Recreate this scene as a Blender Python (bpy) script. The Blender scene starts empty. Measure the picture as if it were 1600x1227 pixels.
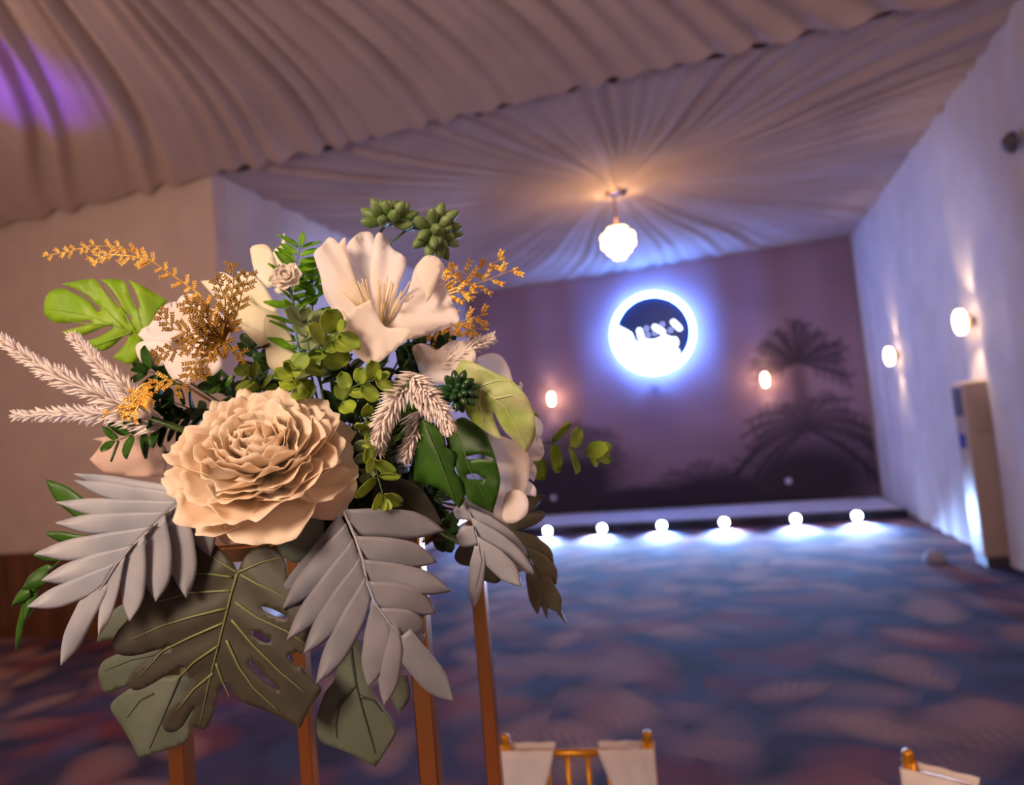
import bpy, bmesh, math, random
import numpy as np
from mathutils import Vector, Matrix, Quaternion
from mathutils.geometry import delaunay_2d_cdt

# ------------------------------------------------------------------ camera
SC = bpy.context.scene
COL = SC.collection
FPX, CW, CH = 1060.0, 1600.0, 1227.0
YAW, PITCH, ROLL, CAMH = math.radians(16.61), math.radians(3.81), math.radians(-5.18), 1.68
fwd = Vector((-math.sin(YAW)*math.cos(PITCH), math.cos(YAW)*math.cos(PITCH), math.sin(PITCH)))
r0 = Vector((math.cos(YAW), math.sin(YAW), 0)); u0 = r0.cross(fwd)
RIGHT = r0*math.cos(ROLL) + u0*math.sin(ROLL)
UP = -r0*math.sin(ROLL) + u0*math.cos(ROLL)
FWD = fwd
CAM = Vector((0, 0, CAMH))
cd = bpy.data.cameras.new('camera'); cam = bpy.data.objects.new('camera', cd); COL.objects.link(cam)
cd.sensor_fit = 'HORIZONTAL'; cd.sensor_width = 36.0; cd.lens = FPX/CW*36.0
cam.matrix_world = Matrix(((RIGHT.x, UP.x, -FWD.x, CAM.x), (RIGHT.y, UP.y, -FWD.y, CAM.y),
                           (RIGHT.z, UP.z, -FWD.z, CAM.z), (0, 0, 0, 1)))
cd.clip_start = 0.02; cd.clip_end = 100
cd.dof.use_dof = True; cd.dof.focus_distance = 0.70; cd.dof.aperture_fstop = 3.3
cd.dof.aperture_blades = 0
SC.camera = cam

def P(x, y, d):
    """world point seen at photo pixel x,y at depth d along the optical axis"""
    return CAM + FWD*d + RIGHT*((x-CW/2)/FPX*d) - UP*((y-CH/2)/FPX*d)
def ray(x, y): return (P(x, y, 1.0)-CAM)
def onplane(x, y, axis, val):
    r = ray(x, y); t = (val-CAM[axis])/r[axis]
    return CAM + r*t

# ------------------------------------------------------------------ world, exposure, main lamps
SC.view_settings.view_transform = 'Standard'; SC.view_settings.look = 'None'
SC.view_settings.exposure = 0.14; SC.view_settings.gamma = 1.0
SC.view_settings.use_curve_mapping = False
w = bpy.data.worlds.new('world'); SC.world = w; w.use_nodes = True
w.node_tree.nodes['Background'].inputs['Color'].default_value = (0.64, 0.41, 0.36, 1)
w.node_tree.nodes['Background'].inputs['Strength'].default_value = 0.22
SC.cycles.use_denoising = True
SC.cycles.sample_clamp_indirect = 4.0
SC.cycles.max_bounces = 6

def lamp(name, kind, loc, col, power, size=0.1, aim=None, angle=None, blend=0.5):
    l = bpy.data.lights.new(name, kind); o = bpy.data.objects.new(name, l); COL.objects.link(o)
    o.location = loc; l.color = col; l.energy = power
    if kind in ('POINT', 'SPOT'): l.shadow_soft_size = size
    if kind == 'AREA': l.shape = 'DISK'; l.size = size
    if angle: l.spot_size = math.radians(angle); l.spot_blend = blend
    if aim is not None:
        o.rotation_euler = (Vector(aim)-Vector(loc)).to_track_quat('-Z', 'Y').to_euler()
    return o
WARM = (1.0, 0.66, 0.40)
# hall chandeliers (above and behind the photographer)
lamp('hall_chandelier_light', 'POINT', (-0.9, -1.5, 2.55), (1.0, 0.72, 0.54), 275, 0.40)
lamp('hall_chandelier_light', 'POINT', (3.0, 0.6, 3.3), (1.0, 0.68, 0.54), 80, 0.45)
lamp('hall_chandelier_light', 'POINT', (-5.2, 2.0, 3.2), (1.0, 0.66, 0.54), 85, 0.45)
# added blue fill spots below the beam, tinting the draped side walls
lamp('wall_fill_light', 'SPOT', (-1.2, 6.1, 4.2), (0.34, 0.44, 1.0), 300, 0.12, (2.5, 9.3, 2.2), 72, 1.0)
lamp('wall_fill_light', 'SPOT', (-0.9, 6.1, 4.2), (0.34, 0.44, 1.0), 420, 0.12, (-4.6, 8.8, 2.6), 72, 1.0)
# lavender wash and violet beam fixtures of the hall, aimed at the swagged drape
lamp('lavender_wash_light', 'SPOT', (1.6, -1.2, 2.3), (0.46, 0.44, 1.0), 150, 0.15, (-0.9, 5.6, 4.75), 56, 1.0)
lamp('violet_beam_light', 'SPOT', (-6.2, 1.6, 1.2), (0.16, 0.01, 1.0), 1000, 0.06, onplane(5, 125, 2, 4.95), 18, 1.0)

# ------------------------------------------------------------------ room constants
D, ZC, XR, XL, YL, YO = 13.0, 4.7, 2.54, -4.67, 11.0, 5.65   # backdrop, ceiling, side walls, footlights, opening

# ------------------------------------------------------------------ helpers
def lin(c):
    return tuple((v/12.92 if v <= 0.04045 else ((v+0.055)/1.055)**2.4) for v in [x/255.0 for x in c])
MATS = {}
def mat(name, rgb, rough=0.6, metal=0.0, trans=0.0, rgb2=None, nscale=30.0, bump=0.0, emit=None, estr=0.0, coat=0.0, spec=0.5, stretch=None):
    if name in MATS: return MATS[name]
    m = bpy.data.materials.new(name); m.use_nodes = True; MATS[name] = m
    nt = m.node_tree; N = nt.nodes; L = nt.links; N.clear()
    out = N.new('ShaderNodeOutputMaterial'); b = N.new('ShaderNodeBsdfPrincipled')
    b.inputs['Roughness'].default_value = rough; b.inputs['Metallic'].default_value = metal
    b.inputs['Specular IOR Level'].default_value = spec
    b.inputs['Coat Weight'].default_value = coat
    c1 = (*lin(rgb), 1); b.inputs['Base Color'].default_value = c1
    csock = None
    if rgb2 is not None or bump:
        tc = N.new('ShaderNodeTexCoord'); mp = N.new('ShaderNodeMapping'); L.new(tc.outputs['Object'], mp.inputs['Vector'])
        if stretch: mp.inputs['Scale'].default_value = stretch
        nz = N.new('ShaderNodeTexNoise'); nz.inputs['Scale'].default_value = nscale; nz.inputs['Detail'].default_value = 4
        L.new(mp.outputs['Vector'], nz.inputs['Vector'])
        if rgb2 is not None:
            mx = N.new('ShaderNodeMix'); mx.data_type = 'RGBA'
            mr = N.new('ShaderNodeMapRange'); mr.inputs['From Min'].default_value = 0.35; mr.inputs['From Max'].default_value = 0.65
            L.new(nz.outputs['Fac'], mr.inputs['Value']); L.new(mr.outputs['Result'], mx.inputs[0])
            mx.inputs[6].default_value = c1; mx.inputs[7].default_value = (*lin(rgb2), 1)
            csock = mx.outputs[2]; L.new(csock, b.inputs['Base Color'])
        if bump:
            bp = N.new('ShaderNodeBump'); bp.inputs['Strength'].default_value = bump; bp.inputs['Distance'].default_value = 0.01
            L.new(nz.outputs['Fac'], bp.inputs['Height']); L.new(bp.outputs['Normal'], b.inputs['Normal'])
    if emit is not None:
        b.inputs['Emission Color'].default_value = (*lin(emit), 1); b.inputs['Emission Strength'].default_value = estr
    if trans:
        t = N.new('ShaderNodeBsdfTranslucent'); t.inputs['Color'].default_value = c1
        if csock is not None: L.new(csock, t.inputs['Color'])
        ms = N.new('ShaderNodeMixShader'); ms.inputs[0].default_value = trans
        L.new(b.outputs[0], ms.inputs[1]); L.new(t.outputs[0], ms.inputs[2]); L.new(ms.outputs[0], out.inputs[0])
    else:
        L.new(b.outputs[0], out.inputs[0])
    return m

def thing(name, label, cat, loc=(0, 0, 0), group=None):
    o = bpy.data.objects.new(name, None); COL.objects.link(o); o.location = loc
    o.empty_display_size = 0.02
    o['label'] = label; o['category'] = cat
    if group: o['group'] = group
    return o
def base_of(p):
    v = Vector((0, 0, 0))
    while p is not None: v += p.location; p = p.parent
    return v
def mesh(name, verts, faces, m, parent=None, smooth=True, solid=0.0, label=None):
    off = base_of(parent)
    me = bpy.data.meshes.new(name); me.from_pydata([tuple(Vector(v)-off) for v in verts], [], faces); me.update()
    if smooth:
        me.polygons.foreach_set('use_smooth', [True]*len(me.polygons))
    o = bpy.data.objects.new(name, me); COL.objects.link(o)
    if m is not None: me.materials.append(m)
    if parent is not None: o.parent = parent
    if solid:
        md = o.modifiers.new('thickness', 'SOLIDIFY'); md.thickness = solid; md.offset = 0
    if label: o['label'] = label
    return o
def tag(o, label, cat, group=None):
    o['label'] = label; o['category'] = cat
    if group: o['group'] = group
    return o
def struct(o):
    o['kind'] = 'structure'; return o

class MB:
    def __init__(s): s.v = []; s.f = []
    def add(s, v, f):
        n = len(s.v); s.v += [Vector(q) for q in v]; s.f += [tuple(i+n for i in q) for q in f]; return s
    def box(s, a, b):
        (x0, y0, z0), (x1, y1, z1) = a, b
        return s.add([(x0,y0,z0),(x1,y0,z0),(x1,y1,z0),(x0,y1,z0),(x0,y0,z1),(x1,y0,z1),(x1,y1,z1),(x0,y1,z1)],
                     [(3,2,1,0),(4,5,6,7),(0,1,5,4),(1,2,6,5),(2,3,7,6),(3,0,4,7)])
    def tube(s, pts, rad, n=6, cap=True):
        pts = [Vector(p) for p in pts]; k = len(pts); rad = rad if hasattr(rad, '__len__') else [rad]*k
        t = (pts[1]-pts[0]).normalized(); a = t.orthogonal().normalized(); base = len(s.v); V = []; F = []
        for i, p in enumerate(pts):
            t = (pts[min(i+1, k-1)]-pts[max(i-1, 0)]); t = t.normalized() if t.length > 1e-9 else Vector((0,0,1))
            a = (a - t*a.dot(t)).normalized(); b = t.cross(a)
            for j in range(n):
                q = 2*math.pi*j/n; V.append(p + (a*math.cos(q)+b*math.sin(q))*rad[i])
        for i in range(k-1):
            for j in range(n):
                F.append((i*n+j, i*n+(j+1) % n, (i+1)*n+(j+1) % n, (i+1)*n+j))
        if cap: F.append(tuple(reversed(range(n)))); F.append(tuple(range((k-1)*n, k*n)))
        return s.add(V, F)
    def lathe(s, c, prof, n=24, axis=None):
        """prof: list of (r, h) along axis from c"""
        ax = Vector(axis or (0, 0, 1)).normalized(); a = ax.orthogonal().normalized(); b = ax.cross(a); V = []; F = []
        c = Vector(c)
        for r, h in prof:
            for j in range(n):
                q = 2*math.pi*j/n; V.append(c + ax*h + (a*math.cos(q)+b*math.sin(q))*r)
        k = len(prof)
        for i in range(k-1):
            for j in range(n):
                F.append((i*n+j, i*n+(j+1) % n, (i+1)*n+(j+1) % n, (i+1)*n+j))
        F.append(tuple(reversed(range(n)))); F.append(tuple(range((k-1)*n, k*n)))
        return s.add(V, F)
    def sq_tube(s, a, b, half, twist=0.0):
        a = Vector(a); b = Vector(b); t = (b-a).normalized()
        x = Vector((math.cos(twist), math.sin(twist), 0)) if abs(t.z) > .9 else Vector((0, 0, 1))
        x = (x - t*x.dot(t)).normalized(); y = t.cross(x); V = []
        c = half*0.18
        cs = [(-half+c,-half),(half-c,-half),(half,-half+c),(half,half-c),(half-c,half),(-half+c,half),(-half,half-c),(-half,-half+c)]
        for p in (a, b):
            for (i, j) in cs: V.append(p + x*i + y*j)
        n = 8
        F = [(j, (j+1) % n, n+(j+1) % n, n+j) for j in range(n)] + [tuple(reversed(range(n))), tuple(range(n, 2*n))]
        return s.add(V, F)
    def ball(s, c, r, nu=8, nv=5, axis=None, stretch=1.0):
        ax = Vector(axis or (0, 0, 1)).normalized(); a = ax.orthogonal().normalized(); b = ax.cross(a); c = Vector(c)
        V = [c - ax*r*stretch]; F = []
        for i in range(1, nv):
            th = math.pi*i/nv
            for j in range(nu):
                q = 2*math.pi*j/nu
                V.append(c - ax*r*stretch*math.cos(th) + (a*math.cos(q)+b*math.sin(q))*r*math.sin(th))
        V.append(c + ax*r*stretch); last = len(V)-1
        for j in range(nu): F.append((0, 1+(j+1) % nu, 1+j))
        for i in range(nv-2):
            for j in range(nu):
                p = 1+i*nu; F.append((p+j, p+(j+1) % nu, p+nu+(j+1) % nu, p+nu+j))
        p = 1+(nv-2)*nu
        for j in range(nu): F.append((p+j, p+(j+1) % nu, last))
        return s.add(V, F)
    def build(s, name, m, parent=None, smooth=True, solid=0.0, label=None):
        return mesh(name, s.v, s.f, m, parent, smooth, solid, label)
def grid_faces(nu, nv, wrap=False):
    F = []
    for i in range(nu-1):
        for j in range(nv if wrap else nv-1):
            F.append((i*nv+j, i*nv+(j+1) % nv, (i+1)*nv+(j+1) % nv, (i+1)*nv+j))
    return F

# ------------------------------------------------------------------ materials
M_wall = mat('plaster_wall', (214, 196, 184), 0.9, rgb2=(206, 187, 176), nscale=3)
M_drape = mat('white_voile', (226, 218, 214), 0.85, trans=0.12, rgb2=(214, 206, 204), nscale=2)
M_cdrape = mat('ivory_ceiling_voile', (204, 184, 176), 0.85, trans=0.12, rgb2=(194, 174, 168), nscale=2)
M_ceil = mat('ceiling_paint', (205, 198, 192), 0.9)
M_wood = mat('dado_wood', (112, 66, 36), 0.45, rgb2=(80, 44, 24), nscale=6, stretch=(1, 1, 0.15))
M_gold = mat('copper_gold_metal', (208, 146, 88), 0.25, metal=1.0)
M_goldp = mat('gold_paint', (206, 140, 40), 0.35, metal=0.75)
M_cloth = mat('white_cloth', (236, 226, 220), 0.85, trans=0.1, rgb2=(226, 214, 208), nscale=8)
M_black = mat('black_plastic', (14, 14, 17), 0.5)
M_glow = mat('led_lens', (255, 255, 255), 0.4, emit=(214, 230, 255), estr=60)
M_ring = mat('led_ring', (255, 255, 255), 0.4, emit=(84, 140, 255), estr=72)
M_bulb = mat('sign_light', (255, 255, 255), 0.4, emit=(215, 232, 255), estr=7)
M_bulb_dim = mat('sign_light_dim', (200, 200, 235), 0.4, emit=(150, 160, 225), estr=6)
M_disc = mat('navy_disc', (3, 24, 66), 0.35, emit=(0, 40, 96), estr=0.75)
M_warm = mat('warm_bulb', (255, 240, 220), 0.4, emit=(255, 214, 170), estr=14)
M_crystal = mat('crystal', (255, 236, 205), 0.1, emit=(255, 205, 140), estr=9)
M_brass = mat('dull_brass', (150, 110, 70), 0.35, metal=0.9)

# ------------------------------------------------------------------ carpet material
def carpet():
    m = bpy.data.materials.new('feather_carpet'); m.use_nodes = True; nt = m.node_tree; N = nt.nodes; L = nt.links
    b = N['Principled BSDF']; b.inputs['Roughness'].default_value = 0.95; b.inputs['Specular IOR Level'].default_value = 0.15
    tc = N.new('ShaderNodeTexCoord')
    def math_(op, a, b_=None, c=None):
        n = N.new('ShaderNodeMath'); n.operation = op
        for i, v in enumerate((a, b_, c)):
            if v is None: continue
            if isinstance(v, (int, float)): n.inputs[i].default_value = v
            else: L.new(v, n.inputs[i])
        return n.outputs[0]
    def mix(f, a, c):
        n = N.new('ShaderNodeMix'); n.data_type = 'RGBA'; L.new(f, n.inputs[0])
        for i, v in ((6, a), (7, c)):
            if isinstance(v, tuple): n.inputs[i].default_value = v
            else: L.new(v, n.inputs[i])
        return n.outputs[2]
    # soft base blotches
    nz = N.new('ShaderNodeTexNoise'); nz.inputs['Scale'].default_value = 1.6; nz.inputs['Detail'].default_value = 3
    L.new(tc.outputs['Object'], nz.inputs['Vector'])
    cr = N.new('ShaderNodeValToRGB'); e = cr.color_ramp.elements
    e[0].position = 0.36; e[0].color = (*lin((50, 44, 62)), 1); e[1].position = 0.66; e[1].color = (*lin((92, 74, 94)), 1)
    x = e.new(0.5); x.color = (*lin((62, 56, 80)), 1)
    L.new(nz.outputs['Fac'], cr.inputs['Fac']); col = cr.outputs['Color']
    cols = [((47, 57, 92), (134, 60, 57), (84, 67, 97), (171, 131, 117)), ((174, 134, 122), (62, 67, 107), (141, 67, 62), (154, 117, 109)),
            ((131, 57, 55), (179, 141, 124), (60, 60, 87), (166, 127, 114)), ((69, 82, 117), (176, 139, 122), (127, 77, 74), (136, 107, 117))]
    for k, (sc, a, bb, off) in enumerate(((1.15, .52, .30, 0.0), (1.5, .42, .22, 3.7), (1.3, .46, .24, 7.9), (1.9, .34, .17, 12.3))):
        mp = N.new('ShaderNodeMapping'); mp.inputs['Location'].default_value = (off, off*1.7, 0); L.new(tc.outputs['Object'], mp.inputs['Vector'])
        vo = N.new('ShaderNodeTexVoronoi'); vo.voronoi_dimensions = '2D'; vo.inputs['Scale'].default_value = sc; vo.inputs['Randomness'].default_value = 0.9
        L.new(mp.outputs['Vector'], vo.inputs['Vector'])
        sb = N.new('ShaderNodeVectorMath'); sb.operation = 'SUBTRACT'; L.new(mp.outputs['Vector'], sb.inputs[0]); L.new(vo.outputs['Position'], sb.inputs[1])
        sp = N.new('ShaderNodeSeparateColor'); L.new(vo.outputs['Color'], sp.inputs['Color'])
        ro = N.new('ShaderNodeVectorRotate'); ro.rotation_type = 'Z_AXIS'; L.new(sb.outputs[0], ro.inputs['Vector'])
        L.new(math_('MULTIPLY', sp.outputs[0], 6.283), ro.inputs['Angle'])
        sx = N.new('ShaderNodeSeparateXYZ'); L.new(ro.outputs[0], sx.inputs[0]); u, v = sx.outputs[0], sx.outputs[1]
        v2 = math_('ADD', v, math_('MULTIPLY', math_('MULTIPLY', u, u), 0.7))
        av = math_('ABSOLUTE', v2)
        ell = math_('ADD', math_('POWER', math_('DIVIDE', math_('ABSOLUTE', u), a), 2.0), math_('POWER', math_('DIVIDE', av, bb), 2.0))
        barb = math_('SINE', math_('MULTIPLY', math_('SUBTRACT', u, math_('MULTIPLY', av, 0.8)), 95.0))
        mr = N.new('ShaderNodeMapRange'); mr.inputs['From Min'].default_value = 1.0; mr.inputs['From Max'].default_value = 0.05
        L.new(math_('ADD', ell, math_('MULTIPLY', barb, 0.10)), mr.inputs['Value'])
        msk = math_('MULTIPLY', mr.outputs['Result'], math_('ADD', math_('MULTIPLY', barb, 0.16), 0.50))
        cr = N.new('ShaderNodeValToRGB'); cr.color_ramp.interpolation = 'CONSTANT'; e = cr.color_ramp.elements
        e[0].position = 0; e[0].color = (*lin(cols[k][0]), 1); e[1].position = 0.25; e[1].color = (*lin(cols[k][1]), 1)
        for q, pz in ((2, .5), (3, .75)): z = e.new(pz); z.color = (*lin(cols[k][q]), 1)
        L.new(sp.outputs[1], cr.inputs['Fac'])
        col = mix(msk, col, cr.outputs['Color'])
    L.new(col, b.inputs['Base Color'])
    fz = N.new('ShaderNodeTexNoise'); fz.inputs['Scale'].default_value = 260; L.new(tc.outputs['Object'], fz.inputs['Vector'])
    bp = N.new('ShaderNodeBump'); bp.inputs['Strength'].default_value = 0.4; bp.inputs['Distance'].default_value = 0.004
    L.new(fz.outputs['Fac'], bp.inputs['Height']); L.new(bp.outputs['Normal'], b.inputs['Normal'])
    return m

# ------------------------------------------------------------------ room shell
XLH, XRH = -8.2, 4.6       # hall side walls
struct(MB().box((XLH-.2, -2.6, -0.1), (XRH+.2, D+.3, 0.0)).build('floor', carpet(), smooth=False))
struct(MB().box((XL-.3, D+.02, 0), (XR+.3, D+.22, ZC+.5)).build('wall_back', M_wall, smooth=False))
struct(MB().box((XR+.06, YO, 0), (XR+.26, D+.02, ZC+.5)).build('wall_right', M_wall, smooth=False))
struct(MB().box((XL-.26, YO+.2, 0), (XL-.06, D+.02, ZC+.5)).build('wall_left', M_wall, smooth=False))
struct(MB().box((XLH, YO, 0), (XL, YO+.2, ZC+1.2)).build('wall_front_left', M_wall, smooth=False))
struct(MB().box((XR+.06, YO-.12, 0), (XRH, YO, ZC+1.2)).build('wall_front_right', M_wall, smooth=False))
struct(MB().box((XLH-.2, -2.6, 0), (XLH, YO+.2, ZC+1.2)).build('wall_hall_left', M_wall, smooth=False))
struct(MB().box((XRH, -2.6, 0), (XRH+.2, YO, ZC+1.2)).build('wall_hall_right', M_wall, smooth=False))
struct(MB().box((XL-.3, YO, ZC+.5), (XR+.3, D+.22, ZC+.6)).build('ceiling', M_ceil, smooth=False))
struct(MB().box((XLH-.2, -2.6, ZC+1.2), (XRH+.2, YO+.2, ZC+1.3)).build('ceiling', M_ceil, smooth=False))
struct(MB().box((XL-.3, YO-.02, ZC+.02), (XR+.3, YO+.2, ZC+1.2)).build('trim_1', M_wall, smooth=False))  # beam over the opening
# wooden dado on the hall wall, boards as parts
dado = MB().box((XLH, YO-.03, 0), (XL-.85, YO, 0.90)).build('baseboard_left', M_wood, smooth=False); struct(dado)
x = XLH
while x < XL-.86:
    e = min(x+.42, XL-.85)
    MB().box((x+.004, YO-.05, 0.10), (e-.004, YO-.03, 0.86)).build('panel', M_wood, dado, smooth=False); x += .42
MB().box((XLH, YO-.065, 0.86), (XL-.85, YO-.03, 0.91)).build('rail', M_wood, dado, smooth=False)
MB().box((XLH, YO-.06, 0.0), (XL-.85, YO-.03, 0.10)).build('skirting', M_wood, dado, smooth=False)

# ------------------------------------------------------------------ fabric drapes
random.seed(5)
def wavesum(seed, n, f0, f1):
    r = random.Random(seed); ws = [(r.uniform(f0, f1), r.uniform(0, 6.28), r.uniform(.4, 1)) for _ in range(n)]
    tot = sum(a for _, _, a in ws)
    return lambda t: sum(a*math.sin(f*t+p) for f, p, a in ws)/tot*1.6
def curtain(name, p0, p1, z0, z1, depth, nrm, label, seed, dens=12):
    L = (Vector(p1)-Vector(p0)).length; nu = int(L*26); nz = 14; wv = wavesum(seed, 5, dens*.6, dens*1.5); V = []
    for i in range(nu+1):
        s = i/nu; b = Vector(p0).lerp(Vector(p1), s)
        for k in range(nz+1):
            h = k/nz; amp = depth*(0.55+0.45*(1-h))
            off = amp*wv(s*L+0.05*math.sin(h*5)) + depth*1.1
            V.append(b + Vector(nrm)*off + Vector((0, 0, z0+(z1-z0)*h)))
    o = mesh(name, V, grid_faces(nu+1, nz+1), M_drape)
    return tag(o, label, 'curtain')
curtain('wall_drape', (XR+.04, YO+.05, 0), (XR+.04, D-.05, 0), 0.02, ZC+.1, 0.022, (-1, 0, 0), 'white pleated fabric covering the wall behind the standing air conditioner', 11)
curtain('wall_drape', (XL-.04, YO+.2, 0), (XL-.04, D-.05, 0), 0.02, ZC+.1, 0.022, (1, 0, 0), 'white pleated fabric on the wall behind the flower arrangement', 12)

# stage ceiling: pleats gathered at the chandelier
cpx = onplane(962, 292, 2, ZC+.05); CX, CY = cpx.x, cpx.y
def radial_drape(name, cx, cy, x0, x1, y0, y1, zc, zedge, sag, label, seed, npleat, rhub=0.16, nr=44, hubdrop=0.0, edge_sag=0.0, amp=0.05, pw=0.75, prof=1.0):
    w_ = wavesum(seed, 5, npleat*.7, npleat*1.3); n = int(npleat*9)
    wv = lambda t: 0.6*w_(t)+0.6*(1-2*abs(math.sin((npleat*.42)*t+2.6*w_(t*.11)+1.2*w_(t*.04))))*(.6+.4*w_(t*.07)); V = []
    per = 2*math.pi
    for j in range(n):
        th = per*j/n; c, s = math.cos(th), math.sin(th)
        tx = ((x1-cx)/c if c > 1e-9 else (x0-cx)/c if c < -1e-9 else 1e9); ty = ((y1-cy)/s if s > 1e-9 else (y0-cy)/s if s < -1e-9 else 1e9)
        R = min(tx, ty); ze = zedge(cx+c*R, cy+s*R)
        for i in range(nr):
            q = (i/(nr-1))**1.35; r = rhub+(R-rhub)*q
            z = zc + (ze-zc)*q**prof - sag*math.sin(math.pi*min(1, q**pw)) - hubdrop*math.exp(-((r-rhub)/0.35)**2)
            a = amp*min(1.0, 0.2+q*1.6)*(1-0.55*q**2)
            ph = th+0.02*math.sin(r*1.7+seed)
            z += a*wv(ph)
            V.append((cx+c*r, cy+s*r, z))
    F = [(j*nr+i, j*nr+i+1, ((j+1) % n)*nr+i+1, ((j+1) % n)*nr+i) for j in range(n) for i in range(nr-1)]
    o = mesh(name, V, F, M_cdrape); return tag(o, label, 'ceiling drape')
radial_drape('ceiling_drape', CX, CY, XL-.02, XR+.02, YO+.12, D-.02, ZC+.12, lambda x, y: ZC-0.02, 0.05,
             'white ceiling fabric with pleats radiating from the crystal chandelier', 3, 84, amp=0.095, hubdrop=0.14, nr=40)
# hall ceiling: pleats radiating from a hub over the tables, swagged down to the beam
HX, HY = -2.9, 1.3
radial_drape('ceiling_drape', HX, HY, XLH+.02, XRH-.02, -2.5, YO-.06, ZC+.55, lambda x, y: ZC+.30 if y < YO-.1 else ZC-.11, 0.12,
             'mauve-lit white hall ceiling fabric swagged down to the edge of the stage', 8, 96, rhub=.25, nr=36, amp=0.13, pw=1.2, prof=2.6)

# ------------------------------------------------------------------ backdrop with printed palms
def backdrop():
    x0, x1, z0, z1 = XL+.03, XR-.03, 0.125, ZC-.05
    nx, nz = 300, 200; X, Z = np.meshgrid(np.linspace(x0, x1, nx), np.linspace(z0, z1, nz), indexing='ij')
    rs = np.random.RandomState(4)
    def noise(sc, seed):
        r = np.random.RandomState(seed); out = np.zeros_like(X)
        for _ in range(14):
            a = r.uniform(0, 6.28); f = sc*r.uniform(.5, 1.6); out += np.sin((X*np.cos(a)+Z*np.sin(a))*f+r.uniform(0, 6.28))
        return out/5
    mottled = noise(2.2, 1)*.5+noise(6, 2)*.3
    base = np.array(lin((158, 126, 134)))[None, None]*np.ones(X.shape+(1,))
    base = base*(1+0.16*mottled[..., None])
    dark = np.zeros_like(X); light = np.zeros_like(X)
    def stroke(tgt, pts, wd, val):
        for (ax, az), (bx, bz) in zip(pts[:-1], pts[1:]):
            dx, dz = bx-ax, bz-az; L2 = dx*dx+dz*dz+1e-9
            t = np.clip(((X-ax)*dx+(Z-az)*dz)/L2, 0, 1)
            d2 = (X-ax-t*dx)**2+(Z-az-t*dz)**2
            np.maximum(tgt, val*np.exp(-d2/(wd*wd)), out=tgt)
    def wp(px, py): q = onplane(px, py, 1, D-.03); return (q.x, q.z)
    def crown(c, R, n, a0, a1, droop, wd, val, tgt=None, seed=0):
        r = random.Random(seed)
        for i in range(n):
            a = math.radians(a0+(a1-a0)*(i+r.uniform(-.3, .3))/(n-1)); l = R*r.uniform(.75, 1.05); pts = []
            for k in range(7):
                s = k/6; pts.append((c[0]+math.cos(a)*l*s, c[1]+math.sin(a)*l*s - droop*l*s*s))
            stroke(dark if tgt is None else tgt, pts, wd, val)
            for k in range(2, 7):      # leaflets
                for sd in (-1, 1):
                    qa = a+sd*0.8; q = (pts[k][0]+math.cos(qa)*l*.2, pts[k][1]+math.sin(qa)*l*.2-.08*l); stroke(dark if tgt is None else tgt, [pts[k], q], wd*.6, val*.8)
    def mass(px, py, rx, rz, val):
        c = wp(px, py); np.maximum(dark, val*np.exp(-(((X-c[0])/rx)**2+((Z-c[1])/rz)**2)**1.5), out=dark)
    # tall palm near the right edge
    crown(wp(1245, 566), .78, 17, -15, 195, .12, .05, .66, seed=1)
    stroke(dark, [wp(1246, 575), wp(1256, 640), wp(1268, 770)], .16, .42)
    crown(wp(1262, 672), 1.25, 19, -25, 205, .55, .06, .58, seed=2)
    mass(1262, 735, 1.2, .75, .52); mass(1120, 770, 1.3, .45, .5)
    crown(wp(1105, 770), .95, 12, 5, 175, .35, .05, .42, seed=3)
    crown(wp(905, 700), .9, 14, 0, 180, .5, .06, .5, seed=4); mass(890, 745, 1.2, .6, .6)
    crown(wp(700, 650), 1.1, 14, 0, 180, .5, .06, .5, seed=6); mass(690, 740, 1.6, .9, .6)
    mass(1000, 790, 3.4, .42, .55); mass(560, 760, 1.6, 1.1, .55)
    crown(wp(1005, 760), .8, 9, 20, 160, .2, .035, .35, tgt=light, seed=5)
    crown(wp(1085, 740), .6, 8, 30, 150, .25, .035, .3, tgt=light, seed=9)
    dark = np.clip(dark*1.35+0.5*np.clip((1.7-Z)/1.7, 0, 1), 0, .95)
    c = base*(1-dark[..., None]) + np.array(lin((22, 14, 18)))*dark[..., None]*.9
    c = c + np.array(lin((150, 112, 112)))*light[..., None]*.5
    Y = np.full_like(X, D-.03) - 0.012*np.sin(X*7)*np.clip((Z-.2), 0, 1)
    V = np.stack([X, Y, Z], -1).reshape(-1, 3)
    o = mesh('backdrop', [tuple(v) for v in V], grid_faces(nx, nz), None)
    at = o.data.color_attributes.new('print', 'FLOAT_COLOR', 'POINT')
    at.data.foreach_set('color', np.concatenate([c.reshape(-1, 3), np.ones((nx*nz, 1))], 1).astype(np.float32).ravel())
    m = bpy.data.materials.new('printed_backdrop'); m.use_nodes = True; nt = m.node_tree; b = nt.nodes['Principled BSDF']
    a = nt.nodes.new('ShaderNodeVertexColor'); a.layer_name = 'print'; nt.links.new(a.outputs['Color'], b.inputs['Base Color']); b.inputs['Roughness'].default_value = .75
    o.data.materials.append(m)
    md = o.modifiers.new('thickness', 'SOLIDIFY'); md.thickness = .006
    tag(o, 'mauve backdrop cloth printed with dark palm trees behind the glowing ring', 'backdrop')
backdrop()

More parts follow.
